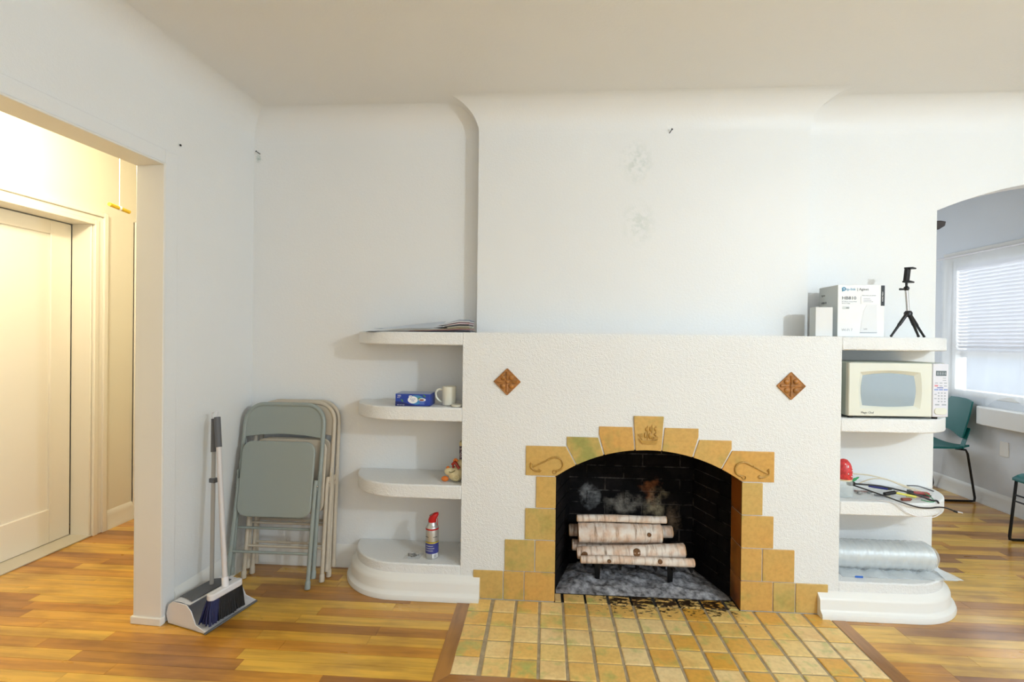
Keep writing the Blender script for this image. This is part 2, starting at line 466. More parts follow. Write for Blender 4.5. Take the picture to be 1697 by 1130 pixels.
# floor: base slab and single planks
fl = struct(MB().box((-3.4, -4.6, -0.06), (3.6, 3.3, -0.012)).build('floor', 'subfloor'))
HX0, HX1, HY1 = -0.4716, 1.2438, -0.566
BW = 0.062
unit = MB().box((0, 0, 0), (1, 1, 1)).mesh('plank'); unit.materials.append(M['plank'])
rnd = random.Random(3)
PW = 0.066
field = MB(); y = -4.5; nplank = 0
while y < 3.15:
    y1 = y + PW; ym = (y + y1) / 2
    if ym < HY1 - BW: spans = [(-3.35, XR)]
    elif ym < 0.0: spans = [(-3.35, HX0 - BW), (HX1 + BW, XR)]
    elif ym < 0.29: spans = [(-3.35, -0.5), (1.28, XR)]
    else: spans = [(-3.35, -1.78), (1.88, XR)]
    for a, b in spans:
        x = a; first = True
        while x < b - 0.01:
            ln = rnd.uniform(0.45, 1.25) * (rnd.random() if first else 1); first = False
            if ln < 0.15: ln = 0.2
            e = min(x + ln, b)
            if b - e < 0.15: e = b
            if -0.78 < ym < 2.45 and not (ym > 1.1 and e < 0):
                o = bpy.data.objects.new('plank', unit); COL.objects.link(o); o.parent = fl
                o.location = (x + 0.0006, y + 0.0005, -0.0115); o.scale = (e - x - 0.0012, PW - 0.001, 0.0115); nplank += 1
            else: field.box((x + 0.0006, y + 0.0005, -0.0115), (e - 0.0006, y1 - 0.0005, 0))
            x = e
    y = y1
fo = field.build('plank_field', 'plank', fl); fo['kind'] = 'stuff'

# ceiling with its rounded cove
ce = struct(MB().box((-1.95, YREAR - 0.1, ZC), (XR + 0.1, 3.3, ZC + 0.06)).build('ceiling', 'ceil'))
e0 = CORN + TL * 4.75
path = [e0, CORN, Vector((XBL, YB)), Vector((XBL, YF)), Vector((XBR, YF)), Vector((XBR, YB)), Vector((XR, YB)), Vector((XR, YREAR))]
def miter(path):
    out = []
    for i, p in enumerate(path):
        ns = []
        if i > 0: t = (path[i] - path[i - 1]).normalized(); ns.append(Vector((t.y, -t.x)))
        if i < len(path) - 1: t = (path[i + 1] - path[i]).normalized(); ns.append(Vector((t.y, -t.x)))
        if len(ns) == 1: out.append(ns[0])
        else:
            m = (ns[0] + ns[1]); m = m / m.dot(ns[0]); out.append(m)
    return out
mit = miter(path)
cv = MB(); NS = 12
rings = [(RC - RC * math.cos(t * PI / 2 / NS), ZC - RC + RC * math.sin(t * PI / 2 / NS)) for t in range(NS + 1)]
for i in range(len(path) - 1):
    b = len(cv.v)
    for d, z in rings:
        for k in (i, i + 1):
            q = path[k] + mit[k] * d; cv.v.append((q.x, q.y, z - 0.0005 if d > RC * 0.99 else z))
    for j in range(NS): cv.f.append((b + 2 * j, b + 2 * j + 1, b + 2 * j + 3, b + 2 * j + 2))
me = bpy.data.meshes.new('cove'); me.from_pydata(cv.v, [], cv.f); me.update()
me.polygons.foreach_set('use_smooth', [True] * len(me.polygons)); me.materials.append(M['wall'])
o = bpy.data.objects.new('cove', me); COL.objects.link(o); o.parent = ce

# left wall with the wide hall doorway
DS0, DS1, DH, TW = 0.631, 1.95, 2.078, 0.125
wl = MB()
wl.box((-0.0, -TW, 0), (DS0, 0, ZC), LWM); wl.box((DS0, -TW, DH), (DS1, 0, ZC), LWM); wl.box((DS1, -TW, 0), (4.85, 0, ZC), LWM)
struct(wl.build('wall_left', 'wall'))
tr = MB()
tr.box((DS0 - 0.070, 0, 0), (DS0, 0.008, DH + 0.062), LWM); tr.box((DS0, 0, DH), (DS1, 0.008, DH + 0.062), LWM); tr.box((DS1, 0, 0), (DS1 + 0.07, 0.008, DH + 0.062), LWM)
struct(tr.build('trim_1', 'wall', bevel=0.003))
tr = MB()
tr.box((DS0 - 0.002, -TW - 0.004, 0.0), (DS0 + 0.010, 0.010, DH), LWM); tr.box((DS0 + 0.0102, -TW - 0.004, DH - 0.010), (DS1 - 0.0102, 0.010, DH), LWM); tr.box((DS1 - 0.01, -TW - 0.004, 0), (DS1, 0.010, DH - 0.01), LWM)
struct(tr.build('trim_2', 'trim', bevel=0.003))
struct(MB().box((DS0 - 0.01, -TW - 0.012, 0), (DS0 + 0.018, 0.016, 0.035), LWM).build('trim_3', 'trim', bevel=0.004))

def board(mb, f, a, b):
    """a base board of three steps between two positions along a wall; f(s, d, z)"""
    prof = [(0, 0), (0.022, 0), (0.022, 0.014), (0.017, 0.024), (0.015, 0.085), (0.013, 0.10), (0.006, 0.118), (0.0, 0.125)]
    n = len(prof); vs = [f(a, d, z) for d, z in prof] + [f(b, d, z) for d, z in prof]
    fs = [(i, (i + 1) % n, n + (i + 1) % n, n + i) for i in range(n)] + [tuple(range(n)), tuple(range(n, 2 * n))]
    mb.add(vs, fs)
mb = MB(); board(mb, LW, 0.0, DS0 - 0.07); struct(mb.build('baseboard_left', 'trim', smooth=40))
mb = MB(); board(mb, lambda s, d, z: Vector((s, YB - d, z)), -1.82, -1.15); struct(mb.build('baseboard_back', 'trim', smooth=40))

# back wall: recess, breast, archway
MZ = 1.337
bw = MB()
bw.box((-1.95, YB, 0), (XBL, YB + 0.15, ZC))
bw.box((XBL, YF, MZ), (XBR, YB + 0.15, ZC))
bw.box((XBR, YB, 0), (1.94, YB + 0.15, ZC))
AX0, AX1, AC = 1.94, 3.46, 2.70
archz = lambda x: 2.175 - 0.284 * (x - AC) ** 2
ap = [(AX0 + (AX1 - AX0) * k / 24) for k in range(25)]
bw.prism([(AX0, ZC)] + [(x, archz(x)) for x in ap] + [(AX1, ZC)], YB, YB + 0.12, 'xz')
bw.box((AX1, YB, 0), (XR, YB + 0.12, ZC))
struct(bw.build('wall_back', 'wall'))

def wall_with_holes(axis, k0, k1, a0, a1, z0, z1, holes):
    mb = MB(); xs = a0
    def bx(p, q, r, s):
        if q - p < 1e-4 or s - r < 1e-4: return
        if axis == 'x': mb.box((k0, p, r), (k1, q, s))
        else: mb.box((p, k0, r), (q, k1, s))
    for (h0, h1, g0, g1) in sorted(holes):
        bx(xs, h0, z0, z1); bx(h0, h1, z0, g0); bx(h0, h1, g1, z1); xs = h1
    bx(xs, a1, z0, z1); return mb
WY0, WY1, WZ0, WZ1 = 0.80, 2.18, 0.86, 2.04
struct(wall_with_holes('x', XR, XR + 0.12, YREAR - 0.1, 3.3, 0, ZC, [(-3.6, -1.8, 0.8, 2.15), (WY0, WY1, WZ0, WZ1)]).build('wall_right', 'dwall'))
struct(wall_with_holes('y', YREAR - 0.1, YREAR, -2.2, XR, 0, ZC, [(-0.9, 1.9, 0.8, 2.2)]).build('wall_rear', 'wall'))
struct(wall_with_holes('y', 3.2, 3.3, 1.0, XR, 0, ZC, [(1.6, 2.8, 0.9, 2.1)]).build('wall_dining', 'dwall'))
struct(MB().box((1.0, YB + 0.15, 0), (1.1, 3.3, ZC)).build('wall_dining_side', 'dwall'))
mb = MB(); board(mb, lambda s, d, z: Vector((XR - d, s, z)), 0.41, 3.2); struct(mb.build('baseboard_right', 'trim', smooth=40))

# hall behind the doorway
HXW, HDX = -3.03, -3.16
DY1 = 0.545; DY0 = DY1 - 0.80; DZ = 2.01
struct(wall_with_holes('x', HXW - 0.14, HXW, -2.6, 1.8, 0, 2.56, [(DY0 - 0.01, DY1 + 0.002, -0.01, DZ + 0.012)]).build('wall_hall', 'hallwall'))
struct(MB().box((-3.17, 1.7, 0), (-1.8, 1.8, 2.56)).build('wall_hall_end', 'hallwall'))
struct(MB().box((-3.17, -2.7, 0), (-1.96, -2.6, 2.56)).build('wall_hall_near', 'hallwall'))
struct(MB().box((-1.95, YB + 0.15, 0), (-1.83, 1.8, 2.56)).build('wall_hall_side', 'hallwall'))
struct(MB().box((-3.3, -2.7, 2.54), (-1.80, 1.8, 2.60)).build('ceiling_hall', 'hallwall'))
struct(MB().box((-3.4, -2.7, 0), (-3.36, 1.8, 2.5)).build('wall_closet', 'hallwall'))
# casing: stepped moulding on both jambs and the head
mb = MB()
for w0, w1, d in ((0.0, 0.03, 0.020), (0.03, 0.06, 0.013), (0.06, 0.09, 0.026)):
    mb.box((HXW, DY1 + w0, 0), (HXW + d, DY1 + w1, DZ + w1)); mb.box((HXW, DY0, DZ + w0), (HXW + d, DY1 + w0, DZ + w1))
mb.box((HXW, DY0 - 0.09, 0), (HXW + 0.02, DY0, DZ + 0.09))
mb.box((HDX, DY1 - 0.012, 0), (HXW, DY1 + 0.001, DZ)); mb.box((HDX, DY0, DZ), (HXW, DY1, DZ + 0.011))
struct(mb.build('trim_4', 'door', bevel=0.003))
mb = MB(); board(mb, lambda s, d, z: Vector((HXW + d, s, z)), DY1 + 0.09, 0.86); struct(mb.build('baseboard_hall', 'trim', smooth=40))
mb = MB()
for w0, w1, d in ((0.0, 0.09, 0.012), (0.0, 0.03, 0.022)): mb.box((HXW, 0.86 + w0, 0), (HXW + d, 0.86 + w1, 2.1))
for w0, w1, d in ((0.0, 0.09, 0.012), (0.06, 0.09, 0.022)): mb.box((HXW, 0.951, 2.01 + w0), (HXW + d, 1.60, 2.01 + w1))
struct(mb.build('trim_5', 'door', bevel=0.003))
d2 = struct(empty('door_2', (HXW, 0.951, 0)))
MB().box((0.0, 0.0, 0.012), (0.006, 0.649, 2.008)).build('door_leaf', 'door', d2, bevel=0.002)
MB().box((0.006, 0.12, 0.24), (0.009, 0.53, 1.90)).build('door_panel', 'door', d2, bevel=0.003)
dr = struct(empty('door_1', (HDX, DY0, 0)))
dw = DY1 - 0.012 - DY0
st, tp, bt = 0.135, 0.085, 0.22
mb = MB()
mb.box((-0.035, 0.002, 0.012), (0, st, DZ - 0.004)); mb.box((-0.035, dw - st, 0.012), (0, dw - 0.003, DZ - 0.004))
mb.box((-0.035, st, 0.012), (0, dw - st, bt)); mb.box((-0.035, st, DZ - tp - 0.004), (0, dw - st, DZ - 0.004))
mb.build('door_frame', 'door', dr, bevel=0.004)
MB().box((-0.03, st - 0.005, bt - 0.005), (-0.013, dw - st + 0.005, DZ - tp + 0.002)).build('door_panel', 'door', dr)
mb = MB(); mb.lathe([(0.028, 0), (0.028, 0.006), (0.012, 0.01), (0.012, 0.04), (0.026, 0.048), (0.028, 0.065), (0.015, 0.078)], 18, mtx=Matrix.Translation((0, 0.065, 0.98)) @ Matrix.Rotation(PI / 2, 4, 'Y'))
mb.build('door_knob', 'chrome', dr, smooth=40)
struct(MB().box((HDX - 0.02, DY0, 0.0005), (HXW + 0.01, DY1, 0.010)).build('trim_6', plain('threshold_paint', (206, 200, 188), 0.5), bevel=0.003))

# hall ceiling lamp (its light is what fills the hall) and living-room ceiling lamp
def lamp(name, label, loc, power, color, rad, zc):
    t = thing(name, label, 'ceiling light', loc)
    MB().lathe([(0.09, zc - loc[2]), (0.09, zc - loc[2] - 0.02), (0.06, zc - loc[2] - 0.035)][::-1], 24).build('ceiling_plate', 'trim', t, smooth=40)
    MB().tube([(0, 0, zc - loc[2] - 0.03), (0, 0, 0.07)], 0.012, 10).build('stem', 'chrome', t, smooth=40)
    MB().lathe([(0.03, 0.06), (0.032, 0.075), (0.02, 0.085)], 16).build('lamp_holder', 'trim', t, smooth=40)
    d = bpy.data.lights.new(name + '_bulb', 'POINT'); d.energy = power; d.color = color; d.shadow_soft_size = rad
    l = bpy.data.objects.new('bulb_light', d); COL.objects.link(l); l.parent = t
lamp('ceiling_light', 'bare bulb ceiling light in the hall beyond the doorway', (-2.50, -0.27, 2.34), 36, (1.0, 0.85, 0.58), 0.05, 2.54)
lamp('ceiling_light', 'bare bulb ceiling light of the living room', (2.50, -2.85, 2.24), 150, (0.78, 0.905, 1.0), 0.05, ZC)

# ------------------------------------------------------------------ hearth
h = thing('hearth', 'golden glazed square tile hearth with wide grout set in the wood floor', 'hearth', (0, 0, 0))
MB().box((HX0, HY1, -0.011), (HX1, 0.09, 0.0005)).build('grout_bed', 'grout', h)
PX, PY = 0.114358, 0.112552
tm = MB(); tx, ty = 0.1015, 0.1055
tm.prism([(0, 0), (tx, 0), (tx, ty), (0, ty)], -0.006, 0.0025)
b = len(tm.v); i = 0.004
tm.add([(0, 0, 0.0025), (tx, 0, 0.0025), (tx, ty, 0.0025), (0, ty, 0.0025), (i, i, 0.0045), (tx - i, i, 0.0045), (tx - i, ty - i, 0.0045), (i, ty - i, 0.0045)],
       [(0, 1, 5, 4), (1, 2, 6, 5), (2, 3, 7, 6), (3, 0, 4, 7), (4, 5, 6, 7)])
tmesh = tm.mesh('tile'); tmesh.materials.append(M['hearth'])
rnd = random.Random(11)
for c in range(15):
    for r in range(-1, 5):
        x = HX0 + c * PX + (0.0 if c == 0 else 0.0064); sx = 1.0
        if r == -1:
            x0, x1 = max(x, -0.050), min(x + tx, 0.838)
            if x1 - x0 < 0.02: continue
            x = x0; sx = (x1 - x0) / tx
        o = bpy.data.objects.new('tile', tmesh); COL.objects.link(o); o.parent = h
        yy = -0.003 - (r + 1) * PY + 0.0035
        o.location = (x + rnd.uniform(-.001, .001), yy + rnd.uniform(-.001, .001), rnd.uniform(-.0006, .0006))
        o.rotation_euler = (0, 0, rnd.uniform(-.012, .012) if r >= 0 else 0)
        if r == -1: o.scale = (sx, 0.74, 1)
for nm, poly in (('border_strip', [(HX0 - BW, HY1 - BW), (HX0, HY1), (HX0, -0.003), (HX0 - BW, -0.003)]),
                 ('border_strip', [(HX1, HY1), (HX1 + BW, HY1 - BW), (HX1 + BW, -0.003), (HX1, -0.003)])):
    MB().prism(poly, -0.010, 0.003).build(nm, 'plank_y', h, bevel=0.001)
MB().prism([(HX0 - BW, HY1 - BW), (HX1 + BW, HY1 - BW), (HX1, HY1), (HX0, HY1)], -0.010, 0.003).build('border_strip', 'plank', h, bevel=0.001)

# ------------------------------------------------------------------ fireplace
fp = thing('fireplace', 'white rough plaster fireplace with stepped ochre tile surround and arched opening', 'fireplace', (0, 0, 0))
FX0, FX1 = -0.527, 1.301
OX0, OX1, OC = -0.058, 0.847, 0.3945
RA = 0.781; ZA = 0.770 - RA
arcz = lambda x: ZA + math.sqrt(max(RA * RA - (x - OC) ** 2, 0))
arc = [OX0 + (OX1 - OX0) * k / 28 for k in range(29)]
sm = MB()
sm.box((FX0, 0, 0), (OX0, YB, MZ)); sm.box((OX1, 0, 0), (FX1, YB, MZ))
for k in range(28):
    a, b2 = arc[k], arc[k + 1]
    sm.prism([(a, arcz(a) + 0.003), (b2, arcz(b2) + 0.003), (b2, MZ), (a, MZ)], 0, 0.16, 'xz')
sm.box((OX0, 0.16, 1.05), (OX1, YB, MZ))
sur = sm.build('surround', 'surround', fp)
# remove inner doubled walls between the strips so that the face stays clean
import bmesh
bm = bmesh.new(); bm.from_mesh(sur.data); bmesh.ops.remove_doubles(bm, verts=bm.verts, dist=0.0002); 
dele = [f for f in bm.faces if abs(f.normal.x) > 0.99 and OX0 + 0.005 < f.calc_center_median().x < OX1 - 0.005]
bmesh.ops.delete(bm, geom=dele, context='FACES'); bmesh.ops.recalc_face_normals(bm, faces=bm.faces); bm.to_mesh(sur.data); bm.free()

TH = 0.006
def ftile(poly, name='tile', mat='tile', y0=-TH, y1=0.004):
    return MB().prism(poly, y0, y1, 'xz').build(name, mat, fp, bevel=0.002)
def rect(x0, x1, z0, z1): return [(x0, z0), (x1, z0), (x1, z1), (x0, z1)]
z = [(0.006, 0.1465), (0.1505, 0.3055), (0.310, 0.465), (0.4695, 0.6245)]
mir = lambda x: 2 * OC - x
cols = {0: [(-0.4616, -0.3135), (-0.3085, -0.2085), (-0.2045, -0.054)], 1: [(-0.3045, -0.157), (-0.152, -0.054)], 2: [(-0.2045, -0.054)], 3: [(-0.152, -0.054)]}
for r, spans in cols.items():
    for (a, b2) in spans:
        if r == 0 and a < -0.4: ftile([(-0.4616, 0.1465), (-0.4616, 0.11), (-0.452, 0.10), (-0.445, 0.05), (-0.434, 0.03), (-0.425, 0.006), (b2, 0.006), (b2, 0.1465)])
        else: ftile(rect(a, b2, *z[r]))
    for (a, b2) in spans:
        if r == 0 and a < -0.4: ftile([(mir(p[0]), p[1]) for p in [(-0.4616, 0.1465), (-0.4616, 0.11), (-0.452, 0.10), (-0.445, 0.05), (-0.434, 0.03), (-0.425, 0.006), (b2, 0.006), (b2, 0.1465)]])
        else: ftile(rect(mir(b2), mir(a), *z[r]))
    for s in (0, 1):
        x0, x1 = (OX0 - 0.004, -0.054) if s == 0 else (0.843, OX1 + 0.004)
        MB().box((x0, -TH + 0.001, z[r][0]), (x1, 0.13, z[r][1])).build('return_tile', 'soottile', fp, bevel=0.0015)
def ap_(x0, x1, n=6): return [(x0 + (x1 - x0) * k / n, arcz(x0 + (x1 - x0) * k / n)) for k in range(n + 1)]
va = [(-0.2045, 0.777), (-0.2045, 0.630), (-0.054, 0.630)] + ap_(-0.054, 0.042)[1:] + [(-0.007, 0.777)]
vb = [(-0.003, 0.826), (-0.003, 0.785)] + ap_(0.047, 0.178) + [(0.150, 0.826)]
vc = [(0.155, 0.881), (0.155, 0.842)] + ap_(0.184, 0.327) + [(0.316, 0.881)]
vk = [(0.3225, 0.9365)] + ap_(0.333, 0.456) + [(0.4665, 0.9365)]
anchor_tiles = []
for poly in (va, vb, vc): 
    q = ftile(poly); q2 = ftile([(mir(x), zz) for x, zz in poly])
    if poly is va: anchor_tiles += [q, q2]
key = ftile(vk, 'keystone_tile', y0=-0.010)
key['label'] = 'keystone tile with a sailing ship in relief'
# soffit under the arch
sf = MB()
for k in range(28): 
    a, b2 = arc[k], arc[k + 1]
    sf.prism([(a, arcz(a) + 0.0005), (b2, arcz(b2) + 0.0005), (b2, arcz(b2) + 0.0028), (a, arcz(a) + 0.0028)], 0.006, 0.16, 'xz')
sf.build('arch_soffit', 'brick', fp)
# anchors with rope in relief
for q, mx in ((anchor_tiles[0], lambda x: x), (anchor_tiles[1], mir)):
    a = MB(); Y = -TH - 0.0025
    P = lambda pts: [(mx(x), Y, zz) for x, zz in pts]
    a.tube(P([(-0.170, 0.672), (-0.105, 0.705)]), 0.004, 8)
    a.tube(P(spline([(-0.200, 0.657, 0), (-0.182, 0.666, 0), (-0.170, 0.668, 0), (-0.155, 0.656, 0), (-0.130, 0.654, 0)], 4) and [(p.x, p.y) for p in spline([(-0.178, 0.690, 0), (-0.180, 0.672, 0), (-0.168, 0.660, 0), (-0.150, 0.653, 0), (-0.130, 0.655, 0)], 4)]), 0.0045, 8)
    a.tube(P([(-0.183, 0.684), (-0.178, 0.694), (-0.171, 0.686)]), 0.003, 6); a.tube(P([(-0.138, 0.648), (-0.127, 0.656), (-0.137, 0.662)]), 0.003, 6)
    rope = [(p.x, p.y) for p in spline([(-0.103, 0.706, 0), (-0.085, 0.716, 0), (-0.058, 0.724, 0), (-0.030, 0.713, 0), (-0.020, 0.688, 0), (-0.030, 0.665, 0), (-0.055, 0.655, 0)], 6)]
    a.tube(P(rope), [0.0036 + 0.0022 * (i % 2) for i in range(len(rope))], 8)
    ring = [(-0.062 + 0.009 * math.cos(t * PI / 6), 0.650 + 0.009 * math.sin(t * PI / 6)) for t in range(12)]
    a.tube(P(ring), 0.0025, 6, closed=True)
    a.build('anchor_relief', 'relief', q, smooth=60)
# ship
s_ = MB(); Y0 = -0.010; kx = lambda u: 0.3945 + (u - 690) / 16.14 * 0.00293; kz = lambda v: 0.9365 - (v - 130) / 16.14 * 0.00293
def rel(poly, d): s_.prism([(kx(a), kz(b2)) for a, b2 in poly], Y0 - d, Y0 + 0.001, 'xz')
rel([(430, 730), (520, 870), (880, 870), (920, 740), (840, 775), (520, 775)], 0.009); s_.tube([(kx(520), Y0 - 0.003, kz(760)), (kx(405), Y0 - 0.003, kz(610))], 0.0022, 6)
rel([(440, 610), (520, 590), (540, 700), (500, 690)], 0.004)
for (a, b2, c, d) in ((560, 560, 640, 720), (670, 560, 790, 740), (590, 420, 660, 540), (700, 400, 770, 540), (820, 420, 900, 520), (820, 570, 900, 650)):
    s_.ball((kx((a + c) / 2), Y0, kz((b2 + d) / 2)), 1, 12, 8, ((kx(c) - kx(a)) / 2, 0.007, (kz(b2) - kz(d)) / 2))
for (u, v0, v1) in ((655, 380, 760), (775, 350, 780), (880, 380, 770)): s_.tube([(kx(u), Y0 - 0.002, kz(v0)), (kx(u), Y0 - 0.002, kz(v1))], 0.002, 6)
rel([(820, 680), (930, 670), (930, 740), (820, 750)], 0.007)
s_.build('ship_relief', 'relief', key, smooth=50)
# diamond tiles
for cx, cz in ((-0.302, 1.0935), (1.0665, 1.0965)):
    d = MB(); R = 0.0675
    d.prism([(R, 0), (0, R), (-R, 0), (0, -R)], -0.006, 0.004, 'xz')
    t = d.build('diamond_tile', 'diamond', fp, bevel=0.002, loc=(cx, 0, cz)); t['label'] = 'brown glazed diamond tile with a four-petal relief'
    r = MB()
    for k in range(4):
        a = PI / 4 + k * PI / 2
        r.ball((0.030 * math.cos(a), -0.006, 0.030 * math.sin(a)), 0.014, 12, 8, (1, 0.6, 1))
        a2 = k * PI / 2
        r.tube([(0.006 * math.cos(a2), -0.007, 0.006 * math.sin(a2)), (0.050 * math.cos(a2), -0.006, 0.050 * math.sin(a2))], [0.003, 0.008], 8)
        p0 = (R * 0.96 * math.cos(a2), -0.006, R * 0.96 * math.sin(a2)); p1 = (R * 0.96 * math.cos(a2 + PI / 2), -0.006, R * 0.96 * math.sin(a2 + PI / 2))
        r.tube([p0, p1], 0.0028, 6)
    r.ball((0, -0.006, 0), 0.010, 12, 8, (1, 0.8, 1))
    r.build('flower_relief', 'diamond', t, smooth=60)
# firebox
BX0, BX1, BYB = 0.035, 0.745, 0.45
fbx = MB()
L0, L1 = Vector((OX0, 0.13)), Vector((BX0, BYB)); R0, R1 = Vector((OX1, 0.13)), Vector((BX1, BYB))
def wallq(a, b2, z0, z1): fbx.add([(a.x, a.y, z0), (b2.x, b2.y, z0), (b2.x, b2.y, z1), (a.x, a.y, z1)], [(0, 1, 2, 3)])
wallq(L0, L1, 0, 1.05); wallq(L1, R1, 0, 1.05); wallq(R1, R0, 0, 1.05)
fbx.add([(OX0, 0, 0.0008), (OX1, 0, 0.0008), (OX1, 0.13, 0.0008), (BX1, BYB, 0.0008), (BX0, BYB, 0.0008), (OX0, 0.13, 0.0008)], [(0, 1, 2, 3, 4, 5)])
fbx.add([(OX0, 0.13, 1.05), (OX1, 0.13, 1.05), (BX1, BYB, 1.05), (BX0, BYB, 1.05)], [(0, 1, 2, 3)])
fbx.add([(OX0 - .01, 0.13, 0.6), (OX1 + .01, 0.13, 0.6), (OX1 + .01, 0.13, 1.05), (OX0 - .01, 0.13, 1.05)], []) 
fbx.build('firebox_lining', 'mortar', fp)
blk = MB(); blk.box((OX0 - 0.03, BYB + 0.02, -0.01), (OX1 + 0.03, BYB + 0.06, 1.1)); blk.box((OX0 - 0.05, 0.14, -0.01), (OX0 - 0.01, BYB + 0.06, 1.1)); blk.box((OX1 + 0.01, 0.14, -0.01), (OX1 + 0.05, BYB + 0.06, 1.1)); blk.box((OX0 - 0.05, 0.14, 1.06), (OX1 + 0.05, BYB + 0.06, 1.1))
blk.build('firebox_shell', 'brick', fp)
BH, BL, BG = 0.0635, 0.205, 0.0085
def brickwall(a, b2, nrm, z1):
    d = (b2 - a); ln = d.length; d.normalize(); zz = 0.004; row = 0
    while zz < z1:
        s = -(BL + BG) / 2 * (row % 2)
        while s < ln - 0.01:
            s0, s1 = max(s, 0.002), min(s + BL, ln - 0.002)
            if s1 - s0 > 0.02:
                m = Matrix(((d.x, nrm.x, 0, a.x), (d.y, nrm.y, 0, a.y), (0, 0, 1, 0), (0, 0, 0, 1)))
                key_ = round(s1 - s0, 4)
                if key_ not in BM:
                    q = MB().box((0, 0.0, 0), (key_, 0.007, BH)).mesh('brick'); q.materials.append(M['brick']); BM[key_] = q
                o = bpy.data.objects.new('brick', BM[key_]); COL.objects.link(o); o.parent = fp
                o.matrix_local = m @ Matrix.Translation((s0, 0, zz))
            s += BL + BG
        zz += BH + BG; row += 1
BM = {}
def nrm2(a, b2, flip): t = (b2 - a).normalized(); n = Vector((t.y, -t.x)); return n * flip
brickwall(L0, L1, nrm2(L0, L1, 1), 0.85); brickwall(L1, R1, nrm2(L1, R1, 1), 0.85); brickwall(R0, R1, nrm2(R0, R1, -1), 0.85)

# ash bed
rnd = random.Random(5)
def ashf(u, v):
    y = 0.085 + v * 0.345; t = max(0.0, (y - 0.13) / 0.32)
    x0 = -0.045 + t * 0.090; x1 = 0.834 - t * 0.098
    e = min(v * 6, 1) * min((1 - v) * 10 + 0.3, 1) * min(u * 12, 1) * min((1 - u) * 12, 1)
    return Vector((x0 + u * (x1 - x0), y, 0.003 + e * (0.010 + 0.010 * math.sin(u * 23 + v * 7) * math.sin(v * 17) + rnd.uniform(0, 0.008) + 0.012 * v)))
ab = MB().grid(ashf, 60, 26).build('ash_bed', 'ash', smooth=80); ab['kind'] = 'stuff'
tag(ab, 'grey ash and charcoal lying on the firebox floor', 'ash')

# fire grate
g = thing('fire_grate', 'black iron fire grate holding birch logs', 'grate', (0.375, 0.27, 0))
GZ = 0.112
for sx in (-0.195, 0.19):
    for sy in (-0.05, 0.10):
        MB().prism([(-0.012, 0.012), (0.012, 0.012), (0.016, GZ), (-0.016, GZ)], -0.006, 0.006, 'xz').build('leg', 'blackmetal', g, bevel=0.002, loc=(sx, sy, 0))
    MB().tube([(sx, -0.06, GZ + 0.004), (sx, 0.12, GZ + 0.004)], 0.008, 8).build('side_rail', 'blackmetal', g, smooth=50)
for k in range(7):
    x = -0.27 + 0.09 * k
    MB().tube([(x, -0.165, GZ + 0.034), (x, -0.155, GZ + 0.014), (x, 0.125, GZ + 0.014), (x, 0.135, GZ + 0.05)], 0.0065, 8).build('grate_bar', 'blackmetal', g, smooth=50)
for yy in (-0.055, 0.105): MB().tube([(-0.28, yy, GZ + 0.003), (0.28, yy, GZ + 0.003)], 0.007, 8).build('cross_bar', 'blackmetal', g, smooth=50)

# birch logs
rnd = random.Random(21)
def log(label, p0, p1, r0, r1, knots=(), name='birch_log'):
    p0, p1 = Vector(p0), Vector(p1); d = p1 - p0; ln = d.length; mid = (p0 + p1) / 2
    t = thing(name, label, 'log', mid, group='split birch logs on the grate')
    q = d.to_track_quat('X', 'Z'); t.rotation_mode = 'QUATERNION'; t.rotation_quaternion = q
    n = 14; mb = MB(); pts = []; rr = []
    for k in range(n + 1):
        u = k / n; pts.append((-ln / 2 + ln * u, 0.004 * math.sin(u * 5 + r0 * 300), 0.003 * math.sin(u * 4 + 1))); rr.append((r0 + (r1 - r0) * u) * (1 + rnd.uniform(-.03, .03)))
    mb.tube(pts, rr, 18); mb.build('bark', 'birch', t, smooth=60)
    for e, k in ((-1, 0), (1, n)):
        x = pts[k]
        MB().lathe([(rr[k] * 0.9, -0.002), (rr[k] * 0.9, 0.002), (rr[k] * 0.45, 0.0032)], 18, mtx=Matrix.Translation((x[0] + e * 0.001, x[1], x[2])) @ Matrix.Rotation(e * PI / 2, 4, 'Y')).build('cut_end', 'cutwood', t, smooth=40)
    for (u, ang, s) in knots:
        c = Vector((-ln / 2 + ln * u, 0, 0)); rad = r0 + (r1 - r0) * u
        dirv = Vector((0, -math.cos(ang), math.sin(ang)))
        m = Matrix.Translation(c + dirv * (rad - 0.002)) @ dirv.to_track_quat('Z', 'X').to_matrix().to_4x4()
        MB().lathe([(s, -0.004), (s, 0.002), (s * 0.75, 0.005), (s * 0.55, 0.0035), (s * 0.25, 0.004)], 16, mtx=m).build('knot', 'knot', t, smooth=50)
log('thin pale birch log laid on top of the log pile', (0.072, 0.262, 0.3265), (0.548, 0.262, 0.3405), 0.0195, 0.0195)
log('thickest birch log with one long brown scar in the middle of the pile', (0.080, 0.260, 0.2490), (0.522, 0.260, 0.2630), 0.054, 0.051, [(0.84, 0.2, 0.011)])
log('birch log with two round knots below the thickest log', (0.070, 0.188, 0.1680), (0.628, 0.188, 0.2060), 0.031, 0.036, [(0.065, 0.0, 0.020), (0.55, 0.25, 0.021)])
log('short birch log tucked behind the thickest log', (0.035, 0.352, 0.226), (0.605, 0.352, 0.240), 0.033, 0.033)
log('slender birch log at the bottom of the pile lying on the grate bars', (0.085, 0.136, 0.1560), (0.660, 0.134, 0.1700), 0.020, 0.022, [(0.70, 0.3, 0.012), (0.25, 0.2, 0.01)])
log('brown ended birch log at the back of the grate', (0.050, 0.300, 0.163), (0.62, 0.300, 0.163), 0.029, 0.029)

